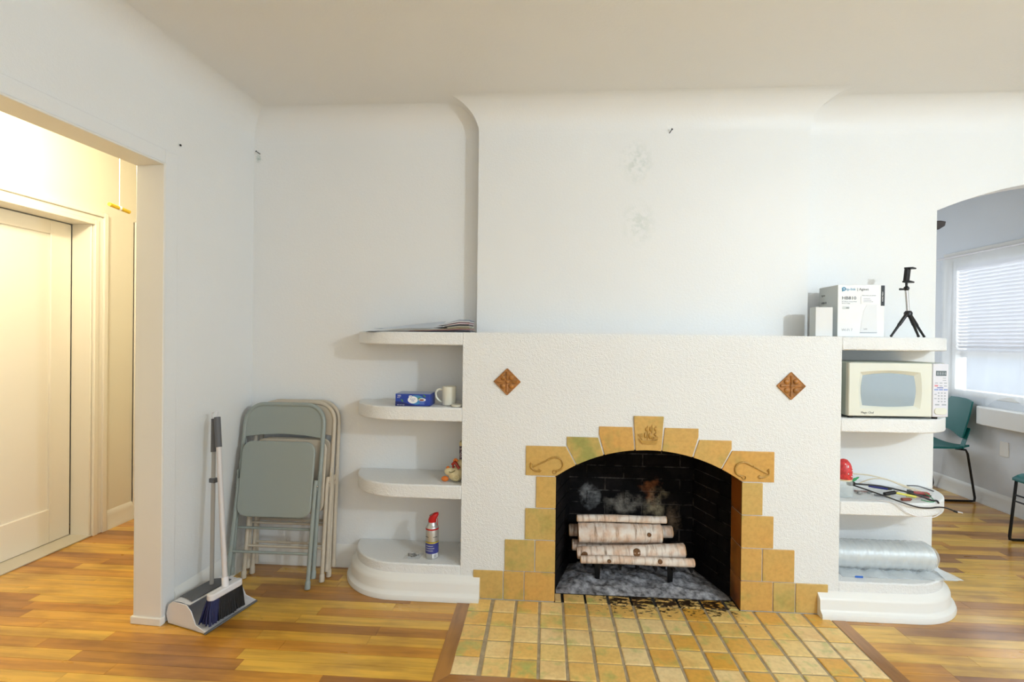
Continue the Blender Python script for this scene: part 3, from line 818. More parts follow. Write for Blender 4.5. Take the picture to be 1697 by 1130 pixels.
# ------------------------------------------------------------------ rounded shelf units
def shelf_unit(label, mx, zs, pt):
    t = thing('shelf_unit', label, 'shelf', (mx(-0.86), 0.29, 0))
    ox = mx(-0.86)
    def fpath(x_in, off=0.0, n=16):
        pts = [(x_in, 0 - off), (-0.86, 0 - off)]
        for k in range(1, n + 1):
            a = PI / 2 * k / n; pts.append((-0.86 - (0.29 + off) * math.sin(a), 0.29 - (0.29 + off) * math.cos(a)))
        return [(mx(x) - ox, y - 0.29) for x, y in pts]
    foot = fpath(FX0) + [(mx(FX0) - ox, 0.0)]
    for (z0, z1) in zs: MB().prism(foot, z0, z1).build('shelf', 'surround', t, bevel=0.006)
    MB().prism(foot, 0, pt).build('pedestal', 'surround', t, bevel=0.006)
    prof = [(0.0, 0.0), (0.052, 0.0), (0.053, 0.012), (0.049, 0.024), (0.040, 0.030), (0.034, 0.036), (0.031, 0.042), (0.030, 0.080), (0.026, 0.090), (0.020, 0.096), (0.010, 0.104), (0.004, 0.112), (0.0, 0.114)]
    mb = MB(); rings = [fpath(-0.428, o_) for o_, _ in prof]; m = len(rings[0]); n = len(prof)
    for i in range(m):
        for j in range(n): mb.v.append((rings[j][i][0], rings[j][i][1], prof[j][1] + 0.001))
    for i in range(m - 1):
        for j in range(n): mb.f.append((i * n + j, i * n + (j + 1) % n, (i + 1) * n + (j + 1) % n, (i + 1) * n + j))
    mb.f += [tuple(range(n)), tuple((m - 1) * n + j for j in range(n))]
    mb.build('base_moulding', 'trim', t, smooth=35)
    return t
idm = lambda x: x
mr = lambda x: 0.774 - x
ZS2, ZS3, PT = 0.957, 0.565, 0.163
shelf_unit('white plaster shelves with rounded ends beside the folding chairs', idm, [(1.272, MZ), (0.887, ZS2), (0.495, ZS3)], PT)
RS2, RS3 = 0.947, 0.549
shelf_unit('white plaster shelves with rounded ends holding the microwave', mr, [(1.272, MZ), (0.880, RS2), (0.483, RS3)], PT)


# ------------------------------------------------------------------ folding chairs leaning in the corner
M['chairgrey'] = plain('grey_enamel', (150, 158, 152), 0.38, 0.0, bs=200, bst=0.05)
M['chairbeige'] = plain('beige_enamel', (200, 188, 168), 0.4)
M['rubber'] = plain('dark_rubber', (52, 50, 48), 0.7)
def folding_chair(label, mat, loc, lean, foot='chairgrey'):
    t = thing('folding_chair', label, 'chair', loc, (-math.radians(lean), 0, 0), 'folded metal chairs leaning in the corner')
    HT, w, r = 0.955, 0.2225, 0.0115
    P = [(-w, 0.012, 0.055), (-w, 0.004, 0.3)]
    for k in range(9):
        a = PI - PI / 2 * k / 8; P.append((-w + 0.10 + 0.10 * math.cos(a), 0, HT - r - 0.10 + 0.10 * math.sin(a)))
    for k in range(9):
        a = PI / 2 - PI / 2 * k / 8; P.append((w - 0.10 + 0.10 * math.cos(a), 0, HT - r - 0.10 + 0.10 * math.sin(a)))
    P += [(w, 0.004, 0.3), (w, 0.012, 0.055)]
    MB().tube(P, r, 12).build('back_frame', mat, t, smooth=60)
    poly = [(-0.214, 0.765), (-0.12, 0.778), (0, 0.784), (0.12, 0.778), (0.214, 0.765)]
    top = [(w - 0.10 + 0.098 * math.cos(PI / 2 * k / 8), HT - 0.113 + 0.098 * math.sin(PI / 2 * k / 8)) for k in range(9)]
    poly += top + [(-x, zz) for x, zz in top[::-1]]
    MB().prism(poly, -0.004, 0.004, 'xz').build('backrest', mat, t, bevel=0.002)
    for sx in (-1, 1):
        x = sx * 0.212
        MB().tube([(x, -0.020, 0.545), (x, -0.024, 0.50), (x + sx * 0.004, -0.030, 0.012)], 0.0105, 12).build('leg', mat, t, smooth=60)
        MB().lathe([(0.0135, 0.0), (0.0145, 0.006), (0.0135, 0.035), (0.011, 0.04)], 14, (x + sx * 0.004, -0.030, 0.002)).build('foot_cap', mat, t, smooth=45)
        MB().lathe([(0.0135, 0.0), (0.0145, 0.006), (0.0135, 0.035), (0.011, 0.04)], 14, (sx * w, 0.012, 0.042)).build('foot_cap', mat, t, smooth=45)
        br = MB().prism([(-0.006, 0), (0.006, 0), (0.008, 0.06), (0.002, 0.10), (-0.004, 0.10)], -0.005, 0.0, 'xz')
        br.build('hinge_bracket', mat, t, bevel=0.001, loc=(sx * 0.226, -0.014, 0.49))
        MB().ball((sx * 0.222, -0.022, 0.515), 0.006, 10, 6).build('rivet', 'chrome', t, smooth=60)
    seat = rrect(-0.203, 0.350, 0.203, 0.745, 0.055, 7)
    MB().prism(seat, -0.040, -0.026, 'xz').build('seat', mat, t, bevel=0.006)
    MB().tube([(-0.212, 0.010, 0.285), (0.212, 0.010, 0.285)], 0.007, 10).build('cross_bar', mat, t, smooth=60)
    MB().tube([(-0.212, -0.027, 0.172), (0.212, -0.027, 0.172)], 0.007, 10).build('cross_bar', mat, t, smooth=60)
    return t
folding_chair('grey metal folding chair in front of the two beige ones', 'chairgrey', (-1.541, 0.040, -0.003), 9.0)
folding_chair('beige metal folding chair right behind the grey one', 'chairbeige', (-1.503, 0.122, -0.002), 6.7)
folding_chair('beige metal folding chair against the wall, last of the three', 'chairbeige', (-1.492, 0.183, -0.002), 4.8)

# ------------------------------------------------------------------ broom and dustpan
M['pole'] = plain('white_pole', (214, 208, 206), 0.35)
M['poleg'] = plain('grey_pole', (178, 176, 172), 0.35)
M['bristle'] = plain('black_bristle', (12, 12, 16), 0.6)
M['bluebristle'] = plain('navy_bristle', (24, 30, 78), 0.5)
ang = math.radians(-13)
dp = thing('dustpan', 'white long-handled dustpan with a grey hood panel against the wall', 'dustpan', (-1.665, -0.235, 0), (0, 0, ang))
# local: mouth toward +x, width along y
def pan(u, v):
    x = -0.115 + 0.235 * u; yv = (v - 0.5) * (0.255 + 0.03 * u)
    return Vector((x, yv, 0.004 + 0.010 * (1 - u) ** 2))
MB().sheet(pan, 10, 6, 0.004).build('tray', 'whiteplastic', dp, smooth=40)
for s in (-1, 1):
    side = [(-0.115, 0.004), (0.115, 0.004), (0.118, 0.012), (0.06, 0.03), (0.030, 0.085), (0.0, 0.108), (-0.085, 0.107), (-0.112, 0.088), (-0.127, 0.045)]
    m = MB(); n = len(side)
    vs = [(x, s * (0.1275 + 0.015 * (x + 0.115) / 0.235), zz) for x, zz in side] + [(x, s * (0.1235 + 0.015 * (x + 0.115) / 0.235), zz) for x, zz in side]
    m.add(vs, [tuple(range(n)), tuple(range(n, 2 * n))] + [(i, (i + 1) % n, n + (i + 1) % n, n + i) for i in range(n)])
    m.build('side_wall', 'whiteplastic', dp, bevel=0.0015)
def hood(u, v):
    pr = [(-0.115, 0.004), (-0.127, 0.045), (-0.112, 0.088), (-0.085, 0.107), (-0.04, 0.110), (0.010, 0.104)]
    k = u * 5; i = min(int(k), 4); f = k - i
    x = pr[i][0] * (1 - f) + pr[i + 1][0] * f; zz = pr[i][1] * (1 - f) + pr[i + 1][1] * f
    return Vector((x, (v - 0.5) * 0.253, zz))
MB().grid(hood, 15, 6).build('hood', 'whiteplastic', dp, smooth=60)
MB().sheet(lambda u, v: Vector((-0.095 + 0.095 * u, (v - 0.5) * 0.215 * (0.8 + 0.2 * u), 0.1045 + 0.007 * math.sin(u * 2.6))), 8, 4, 0.003).build('hood_panel', 'greygrip', dp, smooth=40)
MB().tube([(0.119, -0.145, 0.006), (0.119, 0.145, 0.006)], 0.005, 8).build('rubber_lip', 'greygrip', dp, smooth=60)
# handle of the pan
base = Vector((-1.700, -0.190, 0.095)); top = Vector((-1.746, -0.115, 0.895))
inv = dp.matrix_basis.inverted()
dp_m = Matrix.Translation(dp.location) @ Matrix.Rotation(ang, 4, 'Z'); iv = dp_m.inverted()
gp = top.lerp(base, 0.20)
MB().tube([iv @ base, iv @ gp], 0.0095, 12).build('handle', 'poleg', dp, smooth=60)
MB().tube([iv @ gp, iv @ top], 0.0135, 12).build('grip', 'greygrip', dp, smooth=60)
c = iv @ (top + Vector((0, 0, 0.016)))
MB().tube([(c.x + 0.015 * math.cos(k * PI / 8), c.y, c.z + 0.017 * math.sin(k * PI / 8)) for k in range(16)], 0.003, 8, closed=True).build('hanging_loop', 'whiteplastic', dp, smooth=60)
cl = iv @ top.lerp(base, 0.37)
MB().box((cl.x - 0.014, cl.y - 0.014, cl.z - 0.011), (cl.x + 0.020, cl.y + 0.012, cl.z + 0.011)).build('pole_clip', 'greygrip', dp, bevel=0.003)
# broom standing in the pan
hb0 = atZ(345, 991, 0.135); hb1 = atZ(399, 961, 0.135)
mid = (hb0 + hb1) / 2; bd = (hb1 - hb0); bl = bd.length; ba = math.atan2(bd.y, bd.x)
br = thing('broom', 'broom with black and navy bristles and a white pole, standing in the dustpan', 'broom', (mid.x, mid.y, 0.0), (0, 0, ba))
MB().prism(rrect(-bl / 2, -0.020, bl / 2, 0.020, 0.018), 0.118, 0.148).build('head_block', 'whiteplastic', br, bevel=0.006)
def bris(x0, x1, n, mat, nm, seed):
    rr = random.Random(seed); mb = MB()
    for k in range(n):
        x = x0 + (x1 - x0) * (k + 0.5) / n
        for yy in (-0.012, -0.004, 0.004, 0.012):
            fx = x * 1.16 - 0.012 + rr.uniform(-.004, .004); fy = yy * 2.4 + rr.uniform(-.004, .004); zb = 0.0205 + rr.uniform(0, 0.006)
            mb.tube([(x, yy, 0.120), ((x + fx) / 2, yy * 1.5, 0.075), (fx, fy, zb)], [0.0042, 0.0048, 0.0036], 5)
    return mb.build(nm, mat, br, smooth=80)
b1 = bris(-bl / 2 + 0.045, bl / 2 - 0.006, 34, 'bristle', 'bristles', 2); b1['kind'] = 'stuff'
b2_ = bris(-bl / 2 + 0.004, -bl / 2 + 0.045, 8, 'bluebristle', 'bristles', 4); b2_['kind'] = 'stuff'; b2_['label'] = 'navy blue bristles'
bm_ = (Matrix.Translation((mid.x, mid.y, 0)) @ Matrix.Rotation(ba, 4, 'Z')).inverted()
p0 = Vector((mid.x + 0.002, mid.y, 0.14)); p1 = Vector((-1.722, -0.128, 0.905)); pg = p1.lerp(p0, 0.185)
MB().tube([bm_ @ p0, bm_ @ p0.lerp(p1, 0.06)], 0.015, 12).build('socket', 'whiteplastic', br, smooth=60)
MB().tube([bm_ @ p0, bm_ @ pg], 0.0115, 14).build('pole', 'pole', br, smooth=60)
MB().tube([bm_ @ pg, bm_ @ p1], 0.0145, 14).build('grip', 'greygrip', br, smooth=60)
c = bm_ @ (p1 + Vector((0, 0, 0.014)))
MB().tube([(c.x + 0.008 * math.cos(k * PI / 8), c.y, c.z + 0.017 * math.sin(k * PI / 8)) for k in range(16)], 0.0025, 8, closed=True).build('hanging_loop', 'whiteplastic', br, smooth=60)

# ------------------------------------------------------------------ small fittings on the walls
def nail(label, p, d, ln=0.028):
    d = Vector(d).normalized(); p = Vector(p)
    t = thing('nail', label, 'nail', p)
    MB().tube([(0, 0, 0), tuple(d * ln)], 0.0022, 8).build('shank', 'blackmetal', t, smooth=60)
    MB().tube([tuple(d * ln), tuple(d * (ln + 0.003))], 0.005, 10).build('nail_head', 'blackmetal', t, smooth=40)
nail('black nail high on the chimney breast', (0.524, YF + 0.004, 2.400), (0.35, -0.8, 0.5))
nail('black nail in the corner above the folding chairs', (-1.763, YB + 0.004, 2.352), (-0.5, -0.7, 0.35))
pw = LW(0.565, 0, 0); nl = atX(299, 241, -1.828)
nail('tiny black nail by the head of the hall doorway', (nl.x - 0.006, nl.y, nl.z), (1, -0.1, 0.1), 0.006)
hk = thing('ceiling_hook', 'small white hook screwed into the ceiling cove', 'hook', tuple(atY(467, 172, 0.235)))
MB().tube(spline([(0, 0.02, 0.012), (0, 0, -0.004), (0.004, -0.012, -0.016), (0.006, -0.004, -0.026), (0.004, 0.006, -0.02)], 6), 0.0026, 8).build('hook_wire', 'trim', hk, smooth=60)

# pull cord in the hall
M['brasswood'] = plain('yellow_wood', (206, 170, 40), 0.45)
hp = atX(198, 345, -2.45)
pc = thing('pull_cord', 'white pull cord with a yellow wooden toggle hanging in the hall', 'cord', hp)
MB().tube([(0, 0, 0.004), (0, 0, 2.54 - hp.z)], 0.0022, 8).build('cord', 'whiteplastic', pc, smooth=60)
MB().tube([(0.004, -0.068, 0.004), (0, 0, 0), (-0.004, 0.068, -0.004)], 0.0105, 12).build('toggle', 'brasswood', pc, smooth=60)
MB().tube([(0, -0.006, 0), (0, 0.006, 0)], 0.0125, 12).build('knot', 'whiteplastic', pc, smooth=60)

# ------------------------------------------------------------------ left shelves: papers
rnd = random.Random(8); NP = 18; XRt = -0.492
def Hx(x):
    K = [(-1.08, 0.004), (-1.04, 0.0095), (-0.90, 0.014), (-0.80, 0.019), (-0.72, 0.028), (-0.62, 0.046), (-0.55, 0.064), (-0.49, 0.062)]
    for (a, ha), (b2, hb) in zip(K, K[1:]):
        if x <= b2: return ha + (hb - ha) * max(0, (x - a) / (b2 - a))
    return K[-1][1]
mags = [('white', (228, 228, 226)), ('slate grey', (84, 90, 98)), ('coal black', (22, 22, 26)), ('pale blue grey', (190, 198, 208)), ('dull red', (150, 60, 60)), ('ivory', (230, 224, 204)),
        ('navy', (40, 48, 84)), ('light grey', (200, 200, 204)), ('maroon', (110, 40, 50)), ('tan', (208, 192, 152)), ('blue black', (26, 30, 46)), ('silver grey', (172, 174, 180)),
        ('brown black', (44, 36, 34)), ('pinkish', (206, 150, 150)), ('steel blue', (96, 112, 138)), ('chalk white', (240, 240, 240)), ('charcoal', (52, 54, 58)), ('dark violet', (54, 44, 66))]
for k in range(NP):
    if k < 4: xl = [-1.052, -1.035, -1.02, -1.0][k]
    elif k < 7: xl = rnd.uniform(-0.82, -0.72)
    else: xl = rnd.uniform(-0.70, -0.61) + 0.004 * (k - 7)
    xr = XRt - rnd.uniform(0, 0.012)
    if k == 3: xr = -0.66
    y0 = 0.012 + rnd.uniform(0, 0.03); y1 = 0.155 + rnd.uniform(0, 0.035); sk = rnd.uniform(-0.02, 0.02)
    mname, mcol = mags[(k * 7 + 3) % 18]
    def fn(u, v, xl=xl, xr=xr, y0=y0, y1=y1, k=k, sk=sk):
        x = xl + (xr - xl) * u; return Vector((x + sk * (v - 0.5) * (1 - u), y0 + (y1 - y0) * v, MZ + 0.0004 + Hx(x) * k / NP))
    o = MB().sheet(fn, 22, 2, lambda u, xl=xl, xr=xr: Hx(xl + (xr - xl) * u) / NP * 0.8).build('magazine', plain('paper_' + mname.replace(' ', '_'), mcol, 0.4), smooth=50)
    tag(o, 'thin %s magazine or leaflet in the heap of mail on the top shelf' % mname, 'magazine', 'heap of mail on the top shelf')
env = MB().sheet(lambda u, v: Vector((-1.02 + 0.36 * u, 0.10 + 0.12 * v, MZ + 0.0135 + 0.003 + 0.006 * u + max(0, 0.050 * u * v) * (1 - 0.25 * u))), 12, 6, 0.0015).build('envelope', plain('pale_blue_paper', (196, 204, 216), 0.35), smooth=60)
tag(env, 'large pale blue grey envelope lying on the heap of mail', 'envelope')

# tea box
M['teablue'] = plain('tea_blue', (34, 64, 160), 0.35); M['teanavy'] = plain('tea_navy', (22, 34, 104), 0.35); M['teapale'] = plain('tea_lid', (150, 164, 200), 0.35)
M['teacyan'] = plain('tea_cyan', (70, 140, 190), 0.4); M['leaf'] = plain('leaf_green', (84, 140, 70), 0.4); M['teared'] = plain('tea_brown', (130, 66, 48), 0.4)
tb = thing('tea_box', 'blue cardboard box of tea bags with a printed teacup', 'box', (-0.7875, 0.028, ZS2 + 0.0005), (0, 0, math.radians(1.5)))
MB().box((-0.09, 0, 0), (0.09, 0.125, 0.062)).build('carton', 'teablue', tb, bevel=0.0015)
MB().box((-0.0895, 0.0006, 0.0615), (0.0895, 0.1245, 0.0626)).build('lid_panel', 'teapale', tb)
def flat(poly, mat, nm, par, y=-0.0005, th=0.0006): return MB().prism(poly, y - th, y + 0.0004, 'xz').build(nm, mat, par)
def ell(cx, cz, a, b2, n=24): return [(cx + a * math.cos(2 * PI * k / n), cz + b2 * math.sin(2 * PI * k / n)) for k in range(n)]
wav = [(-0.09, 0.024)] + [(-0.09 + 0.18 * k / 12, 0.012 + 0.012 * math.cos(k / 12 * 4.2)) for k in range(1, 13)] + [(0.09, 0.0), (-0.09, 0.0)]
flat(wav, 'teanavy', 'printed_wave', tb)
flat(ell(0.018, 0.032, 0.040, 0.024), 'teacyan', 'printed_swirl', tb, -0.0006)
flat(ell(0.0, 0.032, 0.026, 0.0185), 'whiteink', 'printed_label', tb, -0.0009)
flat(rrect(-0.020, 0.042, -0.004, 0.054, 0.004), 'whiteink', 'printed_badge', tb, -0.0012)
text('brand_print', 'Tea', 0.010, 'teablue', tb, (-0.018, -0.0019, 0.045))
text('label_print', 'BLACK', 0.009, 'teablue', tb, (0.0, -0.0017, 0.033), align='CENTER'); text('label_print', 'TEA', 0.009, 'teablue', tb, (0.0, -0.0017, 0.024), align='CENTER')
text('count_print', '100', 0.013, 'whiteink', tb, (-0.081, -0.0007, 0.048)); text('count_print', 'BAGS', 0.006, 'whiteink', tb, (-0.081, -0.0007, 0.041))
text('net_weight_print', 'NET WT 8 OZ', 0.006, 'whiteink', tb, (-0.081, -0.0012, 0.004))
flat([(0.032, 0.032), (0.037, 0.008), (0.060, 0.008), (0.066, 0.032)], plain('cup_blue', (80, 110, 190), 0.4), 'printed_cup', tb, -0.0012)
flat(ell(0.049, 0.033, 0.0185, 0.0075), 'whiteink', 'printed_cup_rim', tb, -0.0016); flat(ell(0.046, 0.032, 0.013, 0.0045), 'teared', 'printed_tea', tb, -0.002)
MB().tube([(0.066 + 0.006 * math.cos(k * PI / 6), -0.0012, 0.018 + 0.006 * math.sin(k * PI / 6)) for k in range(12)], 0.0014, 6, closed=True).build('printed_handle', 'teablue', tb)
for lx, lz, a in ((-0.055, 0.028, -0.9), (0.060, 0.052, -0.8), (0.032, 0.040, 0.5)):
    flat([(lx + 0.009 * math.cos(t) * math.cos(a) - 0.0035 * math.sin(t) * math.sin(a), lz + 0.009 * math.cos(t) * math.sin(a) + 0.0035 * math.sin(t) * math.cos(a)) for t in [2 * PI * k / 12 for k in range(12)]], 'leaf', 'printed_leaf', tb, -0.0012)

# mug and lid
M['ceramic'] = plain('cream_ceramic', (228, 226, 212), 0.18)
mg = thing('mug', 'plain white ceramic mug standing beside the tea box', 'mug', (-0.612, 0.092, ZS2 + 0.0005))
MB().lathe([(0.030, 0), (0.036, 0.004), (0.037, 0.02), (0.037, 0.098), (0.0355, 0.099), (0.034, 0.097), (0.034, 0.012), (0.001, 0.010)], 32).build('cup', 'ceramic', mg, smooth=50)
MB().tube(spline([(-0.034, 0, 0.080), (-0.055, -0.006, 0.082), (-0.068, -0.010, 0.066), (-0.064, -0.010, 0.040), (-0.048, -0.006, 0.022), (-0.034, 0, 0.016)], 6), 0.0055, 10).build('handle', 'ceramic', mg, smooth=60)
dl = thing('soap_dish', 'small cream dish lying in front of the mug', 'dish', (-0.562, 0.036, ZS2 + 0.0005))
MB().lathe([(0.010, 0), (0.026, 0.002), (0.029, 0.010), (0.027, 0.012), (0.020, 0.007), (0.001, 0.006)], 24).build('dish', 'ceramic', dl, smooth=50)

# ceramic figurine on the third shelf, mostly hidden behind the chimney
M['figcream'] = plain('figurine_cream', (222, 208, 164), 0.25, var=0.1, vs=60); M['figorange'] = plain('figurine_orange', (216, 116, 40), 0.25); M['figred'] = plain('figurine_red', (150, 40, 26), 0.25)
fg = thing('figurine', 'cream and orange ceramic animal figurine at the shelf corner', 'figurine', (-0.580, 0.075, ZS3 + 0.0005))
bmb = MB(); bmb.ball((0.012, 0, 0.040), 0.04, 18, 12, (1.05, 0.9, 1.0)); bmb.ball((0.030, 0.004, 0.085), 0.026, 16, 10, (0.9, 0.9, 1.1)); bmb.ball((-0.018, -0.008, 0.052), 0.026, 14, 9, (1.2, 0.8, 0.8))
bmb.build('body', 'figcream', fg, smooth=70)
MB().ball((-0.044, -0.012, 0.015), 0.018, 14, 8, (1.1, 0.8, 0.8)).build('paw', 'figorange', fg, smooth=70)
MB().ball((-0.038, -0.006, 0.046), 0.011, 12, 8, (0.9, 0.8, 1.3), Matrix.Rotation(0.2, 4, 'Y')).build('paw', 'figorange', fg, smooth=70)
MB().ball((-0.030, -0.006, 0.068), 0.010, 12, 8, (1, 0.8, 1.2)).build('ear', 'figorange', fg, smooth=70)
MB().tube(spline([(-0.004, -0.026, 0.092), (0.010, -0.028, 0.104), (0.024, -0.028, 0.086), (0.034, -0.03, 0.074)], 6), 0.008, 10).build('collar', 'figred', fg, smooth=70)
MB().ball((0.000, -0.020, 0.080), 0.007, 10, 7).build('bell', 'figred', fg, smooth=70)
MB().tube(spline([(0.004, -0.02, 0.108), (0.012, -0.02, 0.118), (0.022, -0.02, 0.108)], 5), 0.007, 10).build('ear', 'figorange', fg, smooth=70)
MB().tube([(0.020 + 0.012 * math.cos(k * PI / 6), -0.034, 0.028 + 0.012 * math.sin(k * PI / 6)) for k in range(12)], 0.003, 8, closed=True).build('curled_tail', 'figcream', fg, smooth=70)
MB().tube(spline([(-0.020, -0.028, 0.056), (-0.008, -0.034, 0.054), (0.004, -0.036, 0.060), (0.012, -0.036, 0.066)], 5), 0.0022, 8).build('stripe', plain('figurine_olive', (112, 104, 62), 0.3), fg, smooth=70)
tn = thing('patterned_tin', 'narrow dark patterned tin standing behind the figurine', 'tin', (-0.546, 0.165, ZS3 + 0.0005))
def tinmat():
    m, nt, N, L, B = new_mat('tin_print'); n = noise(N, L, pos(N, L), 120, 2)
    r = ramp(N, [(0.42, lin((70, 56, 76))), (0.52, lin((196, 180, 180))), (0.6, lin((110, 70, 90)))], 'CONSTANT'); L.new(n.outputs['Fac'], r.inputs[0]); L.new(r.outputs[0], B.inputs['Base Color']); B.inputs['Roughness'].default_value = 0.35; return m
MB().box((-0.017, -0.030, 0), (0.017, 0.030, 0.185)).build('tin_body', tinmat(), tn, bevel=0.002)
MB().box((-0.018, -0.031, 0.170), (0.018, 0.031, 0.190)).build('tin_lid', 'figcream', tn, bevel=0.002)

# spray can
M['canmetal'] = plain('can_silver', (196, 196, 194), 0.28, 0.7); M['canred'] = plain('can_red', (196, 24, 28), 0.35); M['canblue'] = plain('can_blue', (60, 64, 140), 0.35); M['canyel'] = plain('can_yellow', (222, 196, 50), 0.35)
cn = thing('spray_can', 'silver and blue lubricant spray can with a red nozzle cap', 'spray can', (-0.692, 0.082, PT + 0.0005))
R_ = 0.0335
MB().lathe([(R_ - 0.003, 0), (R_, 0.004), (R_, 0.160), (R_ - 0.002, 0.164), (0.026, 0.170), (0.022, 0.183), (0.021, 0.186)], 32).build('can_body', 'canmetal', cn, smooth=40)
def band(z0, z1, mat, nm, a0=0, a1=2 * PI, dr=0.0006):
    n = 32; mb = MB(); vs = []
    for k in range(n + 1):
        a = a0 + (a1 - a0) * k / n
        for zz in (z0, z1): vs.append(((R_ + dr) * math.cos(a), (R_ + dr) * math.sin(a), zz))
    mb.add(vs, [(2 * k, 2 * k + 2, 2 * k + 3, 2 * k + 1) for k in range(n)]); return mb.build(nm, mat, cn, smooth=60)
band(0.030, 0.082, 'canblue', 'blue_band'); band(0.084, 0.089, 'canyel', 'yellow_band'); band(0.089, 0.091, 'black', 'black_line', dr=0.0008); band(0.150, 0.158, 'canred', 'red_band')
band(0.114, 0.117, 'ink', 'dark_line', -2.6, -1.9); band(0.114, 0.117, 'ink', 'dark_line', -1.2, -0.5)
band(0.008, 0.030, 'whiteink', 'barcode_panel', -1.3, -0.3, 0.0005)
for k in range(6): band(0.010, 0.027, 'ink', 'barcode_bar', -1.1 + 0.09 * k, -1.1 + 0.09 * k + 0.03 + 0.02 * (k % 2), 0.0009)
for k in range(3): band(0.044 + 0.012 * k, 0.048 + 0.012 * k, 'paleink', 'print_line', -2.4, -1.2 + 0.2 * (k % 2), 0.0008)
cap = MB()
cap.add([], []); prof = []
for j, (cx, cz, rx, ry) in enumerate(((0, 0.184, 0.0205, 0.0205), (0, 0.198, 0.0205, 0.0205), (0.005, 0.209, 0.0225, 0.020), (0.010, 0.220, 0.0235, 0.019), (0.013, 0.229, 0.019, 0.015), (0.013, 0.232, 0.010, 0.008))):
    prof.append([(cx + rx * math.cos(2 * PI * k / 20), ry * math.sin(2 * PI * k / 20), cz + 0.30 * (rx * math.cos(2 * PI * k / 20)) * (0 if j < 2 else min((j - 1) / 3, 1))) for k in range(20)])
cap.v = [p for ring in prof for p in ring]
cap.f = [(j * 20 + k, j * 20 + (k + 1) % 20, (j + 1) * 20 + (k + 1) % 20, (j + 1) * 20 + k) for j in range(5) for k in range(20)] + [tuple(range(20))[::-1], tuple(100 + k for k in range(20))]
cap.build('nozzle_cap', 'canred', cn, smooth=60)
MB().ball((0, 0, 0), 0.011, 14, 8, (1.2, 0.8, 0.3), Matrix.Translation((-0.004, -0.004, 0.2235)) @ Matrix.Rotation(-0.5, 4, 'Y')).build('nozzle_button', plain('grey_button', (150, 130, 124), 0.5), cn, smooth=60)
MB().tube([(0.027, 0.0, 0.205), (0.0275, 0, 0.165)], 0.0018, 8).build('straw', 'canred', cn, smooth=60)

# little bag of screws
bg = thing('hardware_bag', 'small clear plastic bag of screws lying beside the spray can', 'bag', (-0.790, 0.085, PT + 0.0005))
rnd = random.Random(13)
MB().grid(lambda u, v: Vector(((u - 0.5) * 0.085 + 0.01 * (v - 0.5), (v - 0.5) * 0.075, 0.0015 + 0.024 * math.sin(PI * u) * math.sin(PI * v) * (0.7 + 0.3 * math.sin(u * 19 + v * 11)))), 18, 16).build('plastic_film', 'clearbag', bg, smooth=80)
for k in range(9):
    a = rnd.uniform(0, PI); x, yy = rnd.uniform(-0.022, 0.020), rnd.uniform(-0.022, 0.008); d = Vector((math.cos(a), math.sin(a), 0)) * 0.010; zz = 0.0045 + 0.003 * (k % 3)
    s = MB(); s.tube([(x - d.x, yy - d.y, zz), (x + d.x, yy + d.y, zz)], 0.0022, 8); s.tube([(x + d.x, yy + d.y, zz), (x + d.x * 1.25, yy + d.y * 1.25, zz)], 0.0042, 10)
    s.build('screw', plain('screw_steel_%d' % k, (120, 112, 104), 0.35, 0.8) if k == 0 else bpy.data.materials['screw_steel_0'], bg, smooth=50)

# ------------------------------------------------------------------ right top shelf: boxes and tripod
M['boxwhite'] = plain('box_white', (236, 238, 238), 0.45); M['boxside'] = plain('box_pale_grey', (206, 212, 212), 0.5); M['tpblue'] = plain('logo_blue', (66, 150, 190), 0.5)
BXW, BXD, BXH = 0.218, 0.165, 0.252
rb = thing('router_box', 'white router carton with printed front, standing beside the phone tripod', 'box', (1.306, 0.048, MZ + 0.0005))
MB().box((0, 0, 0), (BXW, BXD, BXH)).build('carton', 'boxwhite', rb, bevel=0.0015)
MB().box((-0.0006, 0.0015, 0.0015), (0.0008, BXD - 0.002, BXH - 0.002)).build('side_panel', 'boxside', rb)
fx = lambda u: (u - 450) / 562 * BXW          # front print, measured on the crop of the photograph
fz = lambda v: BXH - (v - 302) / 620 * (BXH)
text('brand_print', 'tp-link', 0.017, 'tpblue', rb, (fx(548), -0.0008, fz(368))); text('brand_print', '| Aginet', 0.017, 'ink', rb, (fx(548) + 0.051, -0.0008, fz(368)))
lg = MB(); lg.tube([(fx(520) + 0.0075 * math.cos(a * PI / 10), -0.0006, fz(352) + 0.0075 * math.sin(a * PI / 10)) for a in range(-8, 11)], 0.0024, 6)
lg.tube([(fx(505), -0.0006, fz(382)), (fx(505), -0.0006, fz(350)), (fx(520), -0.0006, fz(352))], 0.0022, 6); lg.build('logo_print', 'tpblue', rb, smooth=60)
text('model_print', 'HB810', 0.022, 'ink', rb, (fx(497), -0.0008, fz(478)), sx=1.1)
text('subtitle_print', 'BE Whole Home Mesh', 0.0075, 'paleink', rb, (fx(497), -0.0008, fz(508))); text('subtitle_print', 'Wi-Fi 7 Unit', 0.0075, 'paleink', rb, (fx(497), -0.0008, fz(530)))
flat(rrect(fx(505), fz(592), fx(590), fz(560), 0.005), 'boxside', 'feature_badge', rb, -0.0004); text('badge_print', '10G', 0.0085, 'ink', rb, (fx(545), -0.0014, fz(585)))
text('wifi_print', 'Wi-Fi 7', 0.017, 'paleink', rb, (fx(497), -0.0008, fz(855)))
flat([(fx(722), fz(870)), (fx(925), fz(870)), (fx(915), fz(540)), (fx(800), fz(540)), (fx(760), fz(620)), (fx(735), fz(760))], plain('print_router', (226, 228, 230), 0.4), 'printed_router', rb, -0.0004)
flat([(fx(715), fz(878)), (fx(920), fz(878)), (fx(925), fz(868)), (fx(722), fz(868))], 'paleink', 'printed_router_base', rb, -0.0009)
